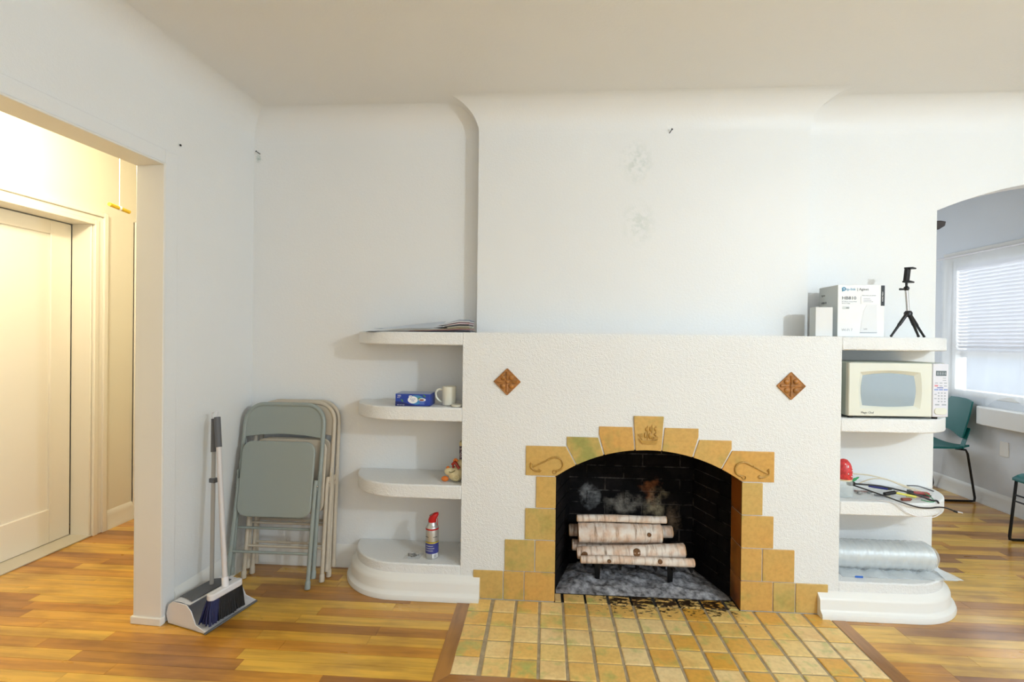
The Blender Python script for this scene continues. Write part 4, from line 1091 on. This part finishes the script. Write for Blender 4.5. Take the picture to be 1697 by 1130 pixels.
text('router_logo_print', 'tp-link', 0.006, 'ink', rb, (fx(765), -0.0014, fz(833)))
flat(rect(fx(725), fx(940), fz(530), fz(440)), 'whiteink', 'sticker', rb, -0.0012)
text('sticker_print', 'Please contact your provider', 0.0055, 'ink', rb, (fx(740), -0.0008, fz(432)))
for k, w in enumerate((80, 95, 115)): flat(rect(fx(755), fx(755 + w), fz(470 + 18 * k), fz(464 + 18 * k)), 'paleink', 'sticker_line', rb, -0.0020)
flat(rect(fx(966), fx(1010), fz(550), fz(308)), 'ink', 'dark_label', rb, -0.0006)
text('label_print', 'HOME MESH', 0.0085, 'whiteink', rb, (fx(984) + 0.003, -0.0016, fz(500)), (PI / 2, -PI / 2, 0))
sr = (PI / 2, 0, -PI / 2)
text('side_print', 'Aginet', 0.013, 'ink', rb, (-0.001, BXD - 0.022, 0.205), sr); text('side_print', 'HB810', 0.017, 'ink', rb, (-0.001, BXD - 0.022, 0.165), sr)
for k in range(3): MB().box((-0.0011, BXD - 0.11 - 0.0 * k, 0.148 - 0.025 * k), (-0.0006, BXD - 0.022, 0.1505 - 0.025 * k)).build('side_line', 'paleink', rb)
sb = thing('small_box', 'small blank white carton in front of the router carton', 'box', (1.196, 0.035, MZ + 0.0005))
MB().box((0, 0, 0), (0.080, 0.055, 0.142)).build('carton', plain('box_warm_white', (226, 226, 224), 0.5), sb, bevel=0.0015)
MB().box((-0.0006, 0.001, 0.001), (0.0006, 0.054, 0.140)).build('side_panel', 'boxside', sb)
MB().box((0.030, -0.0005, 0.1395), (0.050, 0.0006, 0.1425)).build('tuck_notch', 'boxside', sb)

hub = atY(1505, 520, 0.10)
tp = thing('phone_tripod', 'small black phone tripod with a chrome column on the mantel shelf', 'tripod', (hub.x, hub.y, MZ + 0.0005))
hz = hub.z - MZ
for (fxx, fyy) in ((-0.108, -0.045), (0.002, -0.066), (0.098, 0.030)):
    a = Vector((fxx * 0.10, fyy * 0.10, hz - 0.004)); b3 = Vector((fxx, fyy, 0.006)); kn = a.lerp(b3, 0.5)
    MB().tube([a, kn, kn.lerp(b3, 0.02), b3], [0.0085, 0.0078, 0.0062, 0.0050], 10).build('leg', 'black', tp, smooth=50)
    MB().ball(b3, 0.0062, 10, 7).build('foot', 'black', tp, smooth=60)
MB().lathe([(0.010, -0.016), (0.017, -0.010), (0.018, 0.004), (0.012, 0.014)], 18, (0, 0, hz)).build('hub', 'black', tp, smooth=40)
tt = Vector((-0.010, 0, 0.235)); t0 = Vector((0, 0, hz))
MB().tube([t0, tt], 0.0075, 16).build('column', 'chrome', tp, smooth=60)
MB().ball(tt + Vector((0, 0, 0.006)), 0.0125, 14, 9).build('ball_head', 'black', tp, smooth=60)
MB().tube([tt + Vector((-0.005, 0, 0.002)), tt + Vector((-0.034, -0.004, 0.002))], [0.004, 0.0055], 10).build('lock_knob', 'black', tp, smooth=50)
MB().tube([tt + Vector((0, 0, 0.014)), tt + Vector((0.000, 0, 0.040))], 0.0055, 10).build('neck', 'black', tp, smooth=60)
cm = Matrix.Translation(tt + Vector((0.0, 0, 0.036))) @ Matrix.Rotation(0.10, 4, 'Y') @ Matrix.Rotation(0.5, 4, 'Z')
cb = MB(); cb.box((-0.014, -0.006, 0.0), (0.014, 0.010, 0.068), cm); cb.build('clamp_back', 'black', tp, bevel=0.002)
MB().box((-0.016, -0.028, 0.066), (0.016, 0.011, 0.073), cm).build('clamp_jaw', 'black', tp, bevel=0.002); MB().box((-0.018, -0.026, -0.002), (0.018, 0.011, 0.006), cm).build('clamp_jaw', 'black', tp, bevel=0.002)

# ------------------------------------------------------------------ microwave
M['mwbody'] = plain('microwave_cream', (226, 227, 214), 0.38); M['mwpanel'] = plain('microwave_panel', (224, 224, 232), 0.4); M['mwside'] = plain('microwave_side', (188, 196, 182), 0.45)
M['mwglass'] = plain('microwave_window', (150, 164, 172), 0.06, spec=0.9); M['mwdisp'] = plain('microwave_display', (96, 108, 110), 0.15); M['mwdark'] = plain('microwave_dark', (40, 40, 38), 0.6)  # last one: plain dark grey of the hinge and feet
MW, MH, MD = 0.468, 0.268, 0.275
mwz = RS2 + 0.0005
mw = thing('microwave', 'cream countertop microwave oven with a framed door window on the shelf', 'microwave', (1.330, -0.005, mwz), (0, 0, math.radians(2.2)))
MB().box((0.004, 0.022, 0.010), (MW - 0.004, MD, MH)).build('cabinet', 'mwside', mw, bevel=0.004)
dwid = 0.392
fr = MB()
ox0, ox1, oz0, oz1 = 0.075, 0.315, 0.062, 0.205
def ring_pts(n=10):
    o = []
    for k in range(n): t = k / n; o.append((ox0 + (ox1 - ox0) * t, oz0 - 0.006 * math.sin(PI * t)))
    for k in range(n): t = k / n; o.append((ox1 + 0.010 * math.sin(PI * t), oz0 + (oz1 - oz0) * t))
    for k in range(n): t = k / n; o.append((ox1 + (ox0 - ox1) * t, oz1 + 0.012 * math.sin(PI * t)))
    for k in range(n): t = k / n; o.append((ox0 - 0.008 * math.sin(PI * t), oz1 + (oz0 - oz1) * t))
    return o
inner = ring_pts()
def outer_pts(x0, x1, z0, z1, n=10):
    o = []
    for k in range(n): o.append((x0 + (x1 - x0) * k / n, z0))
    for k in range(n): o.append((x1, z0 + (z1 - z0) * k / n))
    for k in range(n): o.append((x1 + (x0 - x1) * k / n, z1))
    for k in range(n): o.append((x0, z1 + (z0 - z1) * k / n))
    return o
out_ = outer_pts(0.002, dwid, 0.012, MH - 0.002)
mid_ = [((a[0] * 0.72 + b4[0] * 0.28), (a[1] * 0.72 + b4[1] * 0.28)) for a, b4 in zip(inner, out_)]
lay = [([(x, 0.022, zz) for x, zz in out_]), ([(x, 0.004, zz) for x, zz in out_]), ([(x, 0.0, 0.012 + (zz - 0.012) * 0.985 + 0.002) for x, zz in [(p[0] * 0.985 + 0.003, p[1]) for p in out_]]),
       ([(x, 0.0, zz) for x, zz in mid_]), ([(x, 0.014, zz) for x, zz in inner]), ([(x, 0.020, zz) for x, zz in inner])]
n = len(out_); fr.v = [p for l in lay for p in l]
fr.f = [(j * n + k, j * n + (k + 1) % n, (j + 1) * n + (k + 1) % n, (j + 1) * n + k) for j in range(5) for k in range(n)]
dd = fr.build('door', 'mwbody', mw, smooth=25)
MB().prism(inner, 0.013, 0.019, 'xz').build('door_window', 'mwglass', dd)
text('brand_print', 'Magic Chef', 0.014, 'ink', dd, (0.060, -0.0006, 0.024), sx=0.95)
MB().box((0.004, 0.006, MH - 0.012), (0.014, 0.02, MH - 0.001)).build('hinge', 'mwdark', dd)
MB().box((dwid + 0.002, 0.0, 0.012), (MW, 0.024, MH - 0.002)).build('control_panel', 'mwpanel', mw, bevel=0.004)
MB().box((dwid + 0.016, -0.001, 0.208), (MW - 0.012, 0.003, 0.232)).build('display', 'mwdisp', mw)
for k in range(4):
    x = dwid + 0.019 + k * 0.0115
    text('display_digit', '8', 0.018, 'paleink', mw, (x, -0.0016, 0.2135))
MB().box((dwid + 0.022, -0.0006, 0.150), (MW - 0.026, 0.003, 0.153)).build('blue_line', 'teablue', mw)
rnd = random.Random(4); bk = {}
def key_(x, zz, w, hh, mat):
    MB().box((x, -0.0008, zz), (x + w, 0.002, zz + hh)).build('keypad_button', mat, mw)
M['mwblue'] = plain('print_blue', (150, 168, 216), 0.5); M['mwpink'] = plain('print_pink', (220, 150, 160), 0.5)
key_(dwid + 0.010, 0.157, 0.016, 0.008, 'mwpink')
for k in range(3): key_(dwid + 0.009 + 0.022 * k, 0.139, 0.018, 0.007, 'mwblue')
for r in range(2):
    for k in range(3): 
        if (r, k) != (0, 0): key_(dwid + 0.012 + 0.021 * k, 0.172 - 0.014 * r if k else 0.172, 0.013, 0.004, 'paleink')
for r in range(4):
    for k in range(3): key_(dwid + 0.026 + 0.0145 * k, 0.124 - 0.0135 * r, 0.0075, 0.005, 'paleink')
for r in range(2): key_(dwid + 0.010, 0.118 - 0.02 * r, 0.010, 0.004, 'paleink')
for k in range(2): key_(dwid + 0.013 + 0.032 * k, 0.068, 0.020, 0.006, 'paleink')
for r in range(2): key_(dwid + 0.048, 0.196 - 0.011 * r, 0.015, 0.003, 'paleink')
MB().prism(rrect(dwid + 0.010, 0.024, MW - 0.008, 0.056, 0.014), -0.004, 0.004, 'xz').build('door_button', 'mwbody', mw, bevel=0.002)
for x in (0.02, MW - 0.05):
    for yy in (0.03, MD - 0.03): MB().lathe([(0.011, 0), (0.012, 0.012)], 14, (x + 0.01, yy, 0)).build('foot', 'mwdark', mw, smooth=40)

# ------------------------------------------------------------------ right third shelf: jar, bag of odds and ends, cables
z3 = RS3 + 0.0005
M['candyred'] = plain('candy_red', (206, 60, 62), 0.3, var=0.35, vs=90)
jr = thing('plastic_jar', 'clear plastic jar with a red dotted lid at the shelf corner', 'jar', (1.362, 0.075, z3))
MB().lathe([(0.030, 0), (0.038, 0.006), (0.039, 0.03), (0.037, 0.034), (0.039, 0.05), (0.037, 0.054), (0.039, 0.075), (0.034, 0.09)], 24).build('jar_body', 'jar', jr, smooth=40)
MB().lathe([(0.034, 0.088), (0.037, 0.092), (0.037, 0.118), (0.036, 0.140), (0.028, 0.165), (0.015, 0.182), (0.004, 0.186)], 24).build('lid', 'candyred', jr, smooth=50)
MB().lathe([(0.0355, 0.082), (0.0355, 0.096)], 24).build('neck_ring', 'figcream', jr, smooth=40)
rnd = random.Random(17)
for k in range(14):
    a = rnd.uniform(PI, 2 * PI); zz = rnd.uniform(0.10, 0.165); rr = 0.037 if zz < 0.14 else 0.037 - (zz - 0.14) * 0.45
    MB().ball((rr * math.cos(a), rr * math.sin(a), zz), 0.0032, 8, 6).build('lid_dot', 'whiteink', jr, smooth=60)

def stick(name, label, cat, p0, p1, r, mat, tipmat=None, tl=0.18, flatn=1.0):
    p0, p1 = Vector(p0), Vector(p1); t = thing(name, label, cat, p0)
    q = p1 - p0; m = q * (1 - tl)
    MB().tube([(0, 0, 0), m], [r, r], 10).build('barrel', mat, t, smooth=50)
    if tipmat: MB().tube([m, m.lerp(q, 0.7), q], [r * 0.8, r * 0.55, r * 0.2], 10).build('tip', tipmat, t, smooth=50)
    return t
M['yellow'] = plain('pen_yellow', (226, 218, 90), 0.4); M['green'] = plain('pen_green', (40, 150, 84), 0.4); M['blue'] = plain('pen_blue', (40, 50, 140), 0.4); M['redplastic'] = plain('red_plastic', (170, 64, 60), 0.4)
stick('marker_pen', 'green marker standing out of the clutter on the cable shelf', 'pen', (1.400, 0.110, z3 + 0.055), (1.462, 0.120, z3 + 0.086), 0.007, 'green', 'green', 0.3)
stick('yellow_pencil', 'long yellow pencil lying among the cables', 'pencil', (1.585, 0.070, z3 + 0.030), (1.700, 0.050, z3 + 0.014), 0.0055, 'yellow', 'figcream', 0.12)
stick('ballpoint_pen', 'dark blue pen lying behind the yellow pencil', 'pen', (1.500, 0.105, z3 + 0.047), (1.600, 0.090, z3 + 0.036), 0.006, 'blue', 'black', 0.2)
stick('screwdriver_handle', 'black handled tool lying across the clear bag', 'tool', (1.545, 0.060, z3 + 0.022), (1.618, 0.072, z3 + 0.032), 0.009, 'black', 'chrome', 0.25)
stick('clothes_peg', 'brown wooden peg lying at the front of the cable shelf', 'peg', (1.605, 0.030, z3 + 0.008), (1.655, 0.034, z3 + 0.008), 0.0075, 'teared', 'teared', 0.2)
rd = thing('battery_pack', 'red plastic battery pack at the rounded end of the cable shelf', 'battery', (1.735, 0.100, z3 + 0.001), (0, 0, math.radians(-12)))
MB().box((-0.045, -0.014, 0), (0.040, 0.014, 0.026)).build('case', 'redplastic', rd, bevel=0.004)
MB().box((-0.047, -0.015, 0.004), (-0.028, 0.015, 0.030)).build('end_cap', 'black', rd, bevel=0.003); MB().tube([(-0.03, -0.016, 0.014), (0.042, -0.016, 0.014)], 0.004, 8).build('side_strip', 'black', rd, smooth=50)
cbag = thing('clear_bag', 'crumpled clear plastic bag spread under the cables', 'bag', (1.585, 0.12, z3))
rnd = random.Random(31)
MB().grid(lambda u, v: Vector(((u - 0.5) * 0.41, (v - 0.5) * 0.17, 0.0015 + (0.030 * math.sin(PI * u) ** 0.5 * math.sin(PI * v) ** 0.6 + 0.006 * math.sin(u * 31 + v * 9) * math.sin(PI * v) * math.sin(PI * u)) * (1.0 if u < 0.7 else 0.85) * (0.7 + 0.3 * math.sin(u * 14)) + rnd.uniform(0, 0.003))), 40, 16).build('plastic_film', 'clearbag', cbag, smooth=80)
for k in range(10):
    x, yy = rnd.uniform(-0.15, 0.12), rnd.uniform(-0.05, 0.03)
    MB().box((-rnd.uniform(0.008, 0.022), -0.006, 0), (rnd.uniform(0.008, 0.022), 0.006, 0.007)).build('small_part', ['black', 'figcream', 'greygrip', 'teared', 'chrome'][k % 5], cbag, bevel=0.001, loc=(x, yy, 0.003), rot=(0, 0, rnd.uniform(-0.8, 0.8)))

def cable(name, label, pts, r, mat, ends=True):
    t = thing(name, label, 'cable', pts[0]); o = Vector(pts[0])
    MB().tube([p - o for p in spline(pts, 8)], r, 8).build('cord', mat, t, smooth=60); return t, o
kc, o_ = cable('black_cable', 'black cable hanging in front of the shelf edge with a plug at its end',
               [(1.402, 0.085, z3 + 0.057), (1.440, 0.030, z3 + 0.050), (1.510, -0.012, z3 + 0.030), (1.580, -0.018, z3 + 0.006), (1.650, -0.014, z3 - 0.014), (1.715, 0.000, z3 - 0.020), (1.752, 0.008, z3 - 0.018), (1.800, 0.020, z3 - 0.024), (1.850, 0.020, z3 - 0.042)], 0.0034, 'black')
pe = Vector((1.850, 0.020, z3 - 0.042)) - o_
MB().tube([pe, pe + Vector((0.022, -0.001, -0.004))], [0.0052, 0.0048], 10).build('plug', 'chrome', kc, smooth=50)
MB().tube([pe - Vector((0.014, 0, -0.005)), pe], 0.0050, 10).build('plug_collar', 'black', kc, smooth=50)
k2, o2 = cable('black_cable', 'thick black cable lying along the top of the shelf clutter',
      [(1.402, 0.092, z3 + 0.060), (1.470, 0.080, z3 + 0.060), (1.540, 0.072, z3 + 0.056), (1.620, 0.060, z3 + 0.042), (1.690, 0.045, z3 + 0.026), (1.735, 0.028, z3 + 0.010), (1.765, 0.030, z3 + 0.006), (1.768, 0.022, z3 - 0.004)], 0.0042, 'black')
MB().box((-0.010, -0.012, -0.010), (0.020, 0.012, 0.010)).build('connector', 'black', k2, bevel=0.003)
cable('green_wire', 'thin green wire looped beside the battery pack', [(1.700, 0.040, z3 + 0.006), (1.722, 0.022, z3 + 0.004), (1.750, 0.026, z3 + 0.003), (1.758, 0.05, z3 + 0.012), (1.744, 0.078, z3 + 0.030)], 0.0018, 'green')
M['cream'] = plain('cream_cable', (224, 212, 184), 0.45)
cable('cream_cable', 'cream cable arching along the back of the cable shelf', [(1.405, 0.175, z3 + 0.090), (1.470, 0.190, z3 + 0.084), (1.560, 0.200, z3 + 0.076), (1.650, 0.200, z3 + 0.056), (1.740, 0.190, z3 + 0.026), (1.800, 0.180, z3 + 0.006)], 0.0034, 'cream')
cable('cream_cable', 'cream cable crossing the clear bag', [(1.500, 0.195, z3 + 0.030), (1.560, 0.180, z3 + 0.062), (1.620, 0.165, z3 + 0.066), (1.690, 0.150, z3 + 0.040), (1.760, 0.150, z3 + 0.010)], 0.0030, 'cream')
cable('white_cord', 'thin white cord draped over the shelf front', [(1.480, 0.02, z3 + 0.003), (1.545, -0.008, z3 + 0.001), (1.600, -0.009, z3 - 0.040), (1.650, -0.009, z3 - 0.058), (1.720, -0.006, z3 - 0.062), (1.790, 0.030, z3 - 0.050)], 0.0022, 'whiteplastic')
cable('grey_cord', 'dark grey cord curled at the rounded shelf end behind the battery', [(1.770, 0.230, z3 + 0.020), (1.830, 0.240, z3 + 0.016), (1.870, 0.225, z3 + 0.005), (1.878, 0.200, z3 + 0.003)], 0.0032, 'greygrip')

# ------------------------------------------------------------------ ribbed duct in plastic on the right pedestal
dt = thing('wrapped_duct', 'ribbed silver flexible duct wrapped in cloudy plastic on the pedestal', 'duct', (1.330, 0.165, PT + 0.0005))
RD = 0.066; LD = 0.50
nr = 34; prof = []
for k in range(nr * 4 + 1):
    u = k / (nr * 4); prof.append((RD * 0.93 + 0.0030 * math.sin(2 * PI * u * nr), u * LD))
mtx = Matrix.Translation((0.0, 0, RD + 0.003)) @ Matrix.Rotation(PI / 2, 4, 'Y')
MB().lathe(prof, 32, mtx=mtx).build('duct_tube', plain('duct_foil', (222, 228, 230), 0.35, 0.55), dt, smooth=80)
rnd = random.Random(9)
def film(u, v):
    a = 2 * PI * v; x = -0.010 + (LD + 0.035) * u
    r = (RD + 0.004 + 0.0022 * math.sin(u * 90 + math.sin(a * 2) * 2) + rnd.uniform(0, 0.0012))
    if u > 0.92: r *= 1 - (u - 0.92) * 5
    zz = max(RD + 0.003 + r * math.sin(a), 0.0012); return Vector((x, r * math.cos(a) * (1.12 if math.sin(a) < -0.4 else 1), zz))
MB().grid(film, 70, 36).build('plastic_wrap', 'bubble', dt, smooth=80)
MB().sheet(lambda u, v: Vector((0.02 + 0.535 * u, -0.115 + 0.075 * v, 0.001 + 0.012 * v * abs(math.sin(u * 13)) + 0.004 * math.sin(u * 40) * v)), 40, 5, 0.0008).build('plastic_flap', 'bubble', dt, smooth=80)
MB().sheet(lambda u, v: Vector((0.50 + 0.085 * u, -0.11 + 0.10 * v * (1 - 0.6 * u), 0.002 + 0.03 * v * (1 - u))), 8, 5, 0.0008).build('plastic_flap', 'bubble', dt, smooth=80)
MB().box((0.075, -0.1205, 0.0005), (0.112, -0.1185, 0.0095)).build('blue_tape', plain('blue_tape', (44, 100, 186), 0.5), dt)

# ------------------------------------------------------------------ dining room: window, curtain, chairs, fan
w1 = struct(empty('window_1', (XR, 0, 0)))
fm = MB()
for a, b5 in (((0.0, WY0, WZ0), (0.10, WY0 + 0.05, WZ1)), ((0.0, WY1 - 0.05, WZ0), (0.10, WY1, WZ1)), ((0.0, WY0 + 0.0505, WZ0), (0.10, WY1 - 0.0505, WZ0 + 0.05)), ((0.0, WY0 + 0.0505, WZ1 - 0.05), (0.10, WY1 - 0.0505, WZ1)), ((0.05, WY0 + 0.0505, 1.19), (0.085, WY1 - 0.0505, 1.245))): fm.box(a, b5)
fm.build('window_frame', 'trim', w1, bevel=0.004)
MB().box((0.070, WY0 + 0.05, 1.245), (0.074, WY1 - 0.05, WZ1 - 0.05)).build('pane', 'glass', w1); MB().box((0.062, WY0 + 0.05, WZ0 + 0.05), (0.066, WY1 - 0.05, 1.19)).build('pane', 'glass', w1)
cs = MB()
for a, b5 in (((-0.015, WY1 - 0.01, WZ0), (0.0, WY1 + 0.07, WZ1 - 0.0105)), ((-0.015, WY0 - 0.07, WZ0), (0.0, WY0 + 0.01, WZ1 - 0.0105)), ((-0.015, WY0 - 0.07, WZ1 - 0.01), (0.0, WY1 + 0.07, WZ1 + 0.07))): cs.box(a, b5)
cs.build('window_casing', 'trim', w1, bevel=0.003)
sl = [( -0.11, 1.72), (-0.085, 1.80), (-0.045, 1.85), (0.0, 1.87)]
MB().prism([(0.0, 1.08), (-0.11, 1.08)] + sl, 0.66, 0.80).build('window_sill', 'trim', w1, bevel=0.006)
# blind
bl_ = thing('window_blind', 'white slatted blind lowered over the upper dining window', 'blind', (XR + 0.02, 0, 0))
slat = MB().box((-0.0145, WY0 + 0.06, -0.0008), (0.0145, WY1 - 0.06, 0.0008)).mesh('slat'); slat.materials.append(M['whiteplastic'])
k = 0; zz = WZ1 - 0.10
while zz > 1.26:
    o = bpy.data.objects.new('slat', slat); COL.objects.link(o); o.parent = bl_; o.location = (0, 0, zz); o.rotation_euler = (0, math.radians(52), 0); zz -= 0.030
MB().box((-0.018, WY0 + 0.055, WZ1 - 0.09), (0.018, WY1 - 0.055, WZ1 - 0.055)).build('head_rail', 'whiteplastic', bl_, bevel=0.003)
MB().box((-0.012, WY0 + 0.06, 1.243), (0.012, WY1 - 0.06, 1.258)).build('bottom_rail', 'whiteplastic', bl_, bevel=0.003)
ct = thing('sheer_curtain', 'sheer white curtain hanging over the dining window', 'curtain', (XR - 0.05, 0, 0))
rnd = random.Random(2)
def curt(u, v):
    y = WY1 + 0.06 - (WY1 - WY0 + 0.16) * u
    low = 0.865 - 0.035 * math.sin(u * 9) - 0.03 * math.sin(u * 23 + 1) - 0.05 * u
    zz = WZ1 + 0.02 - (WZ1 + 0.02 - low) * v
    return Vector((0.012 * math.sin(u * 42 + 2.0 * v) * (0.4 + 0.6 * v) + 0.010 * math.sin(u * 13 + v * 5), y, zz))
MB().grid(curt, 120, 24).build('fabric', 'sheer', ct, smooth=80)
MB().tube([(0, WY0 - 0.12, WZ1 + 0.025), (0, WY1 + 0.09, WZ1 + 0.025)], 0.009, 10).build('curtain_rod', 'whiteplastic', ct, smooth=60)
ou = struct(MB().prism(rrect(1.610, 0.428, 1.682, 0.545, 0.006), XR - 0.006, XR, 'yz').build('trim_7', 'trim', bevel=0.002))

M['teal'] = plain('teal_plastic', (14, 98, 94), 0.42, bs=200, bst=0.05)
def dining_chair(label, loc):
    t = thing('dining_chair', label, 'chair', loc, group='teal sled-base chairs in the dining room')
    # faces -x ; origin on the floor under the seat centre
    def seat(u, v):
        x = -0.20 + 0.42 * u; y = (v - 0.5) * 0.45 * (1 - 0.06 * u)
        return Vector((x, y, 0.452 - 0.018 * math.sin(PI * v) * (0.3 + u) + (0.02 * (u - 0.8) / 0.2 if u > 0.8 else 0) - (0.03 * (0.12 - u) / 0.12 if u < 0.12 else 0)))
    MB().sheet(seat, 14, 12, -0.016).build('seat', 'teal', t, smooth=60)
    def back(u, v):
        wv = 0.455 - 0.05 * (1 - v) ** 2; y = (u - 0.5) * wv
        edge = abs(u - 0.5) * 2
        return Vector((0.195 + 0.055 * v - 0.03 * edge ** 2, y, 0.575 + 0.275 * v - 0.020 * edge ** 4 * v + 0.05 * math.sin(PI * (u - 0.5)) ** 2 * -(1 - v)))
    mb = MB(); mb.grid(back, 14, 10); n0 = len(mb.v)
    mb.grid(lambda u, v: back(u, v) + Vector((0.014, 0, 0)), 14, 10)
    for i in range(14):
        mb.f.append((i, i + 1, n0 + i + 1, n0 + i)); q = 10 * 15; mb.f.append((q + i, q + i + 1, n0 + q + i + 1, n0 + q + i))
    for j in range(10):
        for e in (0, 14): mb.f.append((j * 15 + e, (j + 1) * 15 + e, n0 + (j + 1) * 15 + e, n0 + j * 15 + e))
    mb.build('backrest', 'teal', t, smooth=60)
    for s in (-1, 1):
        y = s * 0.205
        MB().sheet(lambda u, v: Vector((0.165 + 0.05 * u, y - 0.02 + 0.04 * v, 0.435 + 0.16 * u)), 8, 3, 0.016).build('back_support', 'teal', t, smooth=60)
        yy = s * 0.220
        MB().tube([(0.12, yy * 0.9, 0.436), (0.185, yy, 0.43), (0.200, yy, 0.40), (0.262, yy, 0.035), (0.258, yy, 0.011), (0.235, yy, 0.0085), (-0.195, yy, 0.0085), (-0.212, yy, 0.012), (-0.214, yy, 0.03), (-0.178, yy, 0.40), (-0.17, yy, 0.43), (-0.14, yy * 0.9, 0.436)], 0.0085, 10).build('sled_leg', 'blackmetal', t, smooth=60)
    for zz, x in ((0.31, -0.187), (0.27, -0.191)): MB().tube([(x, -0.22, zz), (x, 0.22, zz)], 0.006, 8).build('stretcher', 'blackmetal', t, smooth=60)
    return t
dining_chair('teal plastic chair with its back to the dining window, next to the archway shelves', (3.186, 2.075, 0.0005))
dining_chair('second teal plastic chair further along the dining window, seat front and black frame showing', (3.200, 0.808, 0.0005))
M['fanblade'] = plain('fan_blade_brown', (58, 42, 30), 0.45)
tip = atZ(1566, 373.5, 2.30)
fa = math.radians(-8); FR = 0.62
fn_ = thing('ceiling_fan', 'ceiling fan with dark brown blades in the dining room', 'fan', (tip.x - FR * math.cos(fa), tip.y - FR * math.sin(fa), 2.30))
for k in range(5):
    a = fa + k * 2 * PI / 5; m = Matrix.Rotation(a, 4, 'Z') @ Matrix.Rotation(-0.45, 4, 'X')
    MB().prism([(0.14, -0.045), (0.56, -0.062), (0.60, -0.05), (FR, 0.0), (0.60, 0.05), (0.56, 0.062), (0.14, 0.045)], -0.004, 0.004, 'xy', m).build('blade', 'fanblade', fn_, bevel=0.002)
MB().lathe([(0.02, -0.06), (0.07, -0.05), (0.10, -0.02), (0.11, 0.02), (0.08, 0.07), (0.03, 0.08)], 24).build('motor', 'fanblade', fn_, smooth=40)
MB().tube([(0, 0, 0.07), (0, 0, ZC - 2.30)], 0.014, 10).build('down_rod', 'fanblade', fn_, smooth=50)
MB().lathe([(0.03, 0.24), (0.07, 0.28), (0.07, 0.2995)], 20).build('canopy', 'fanblade', fn_, smooth=40)
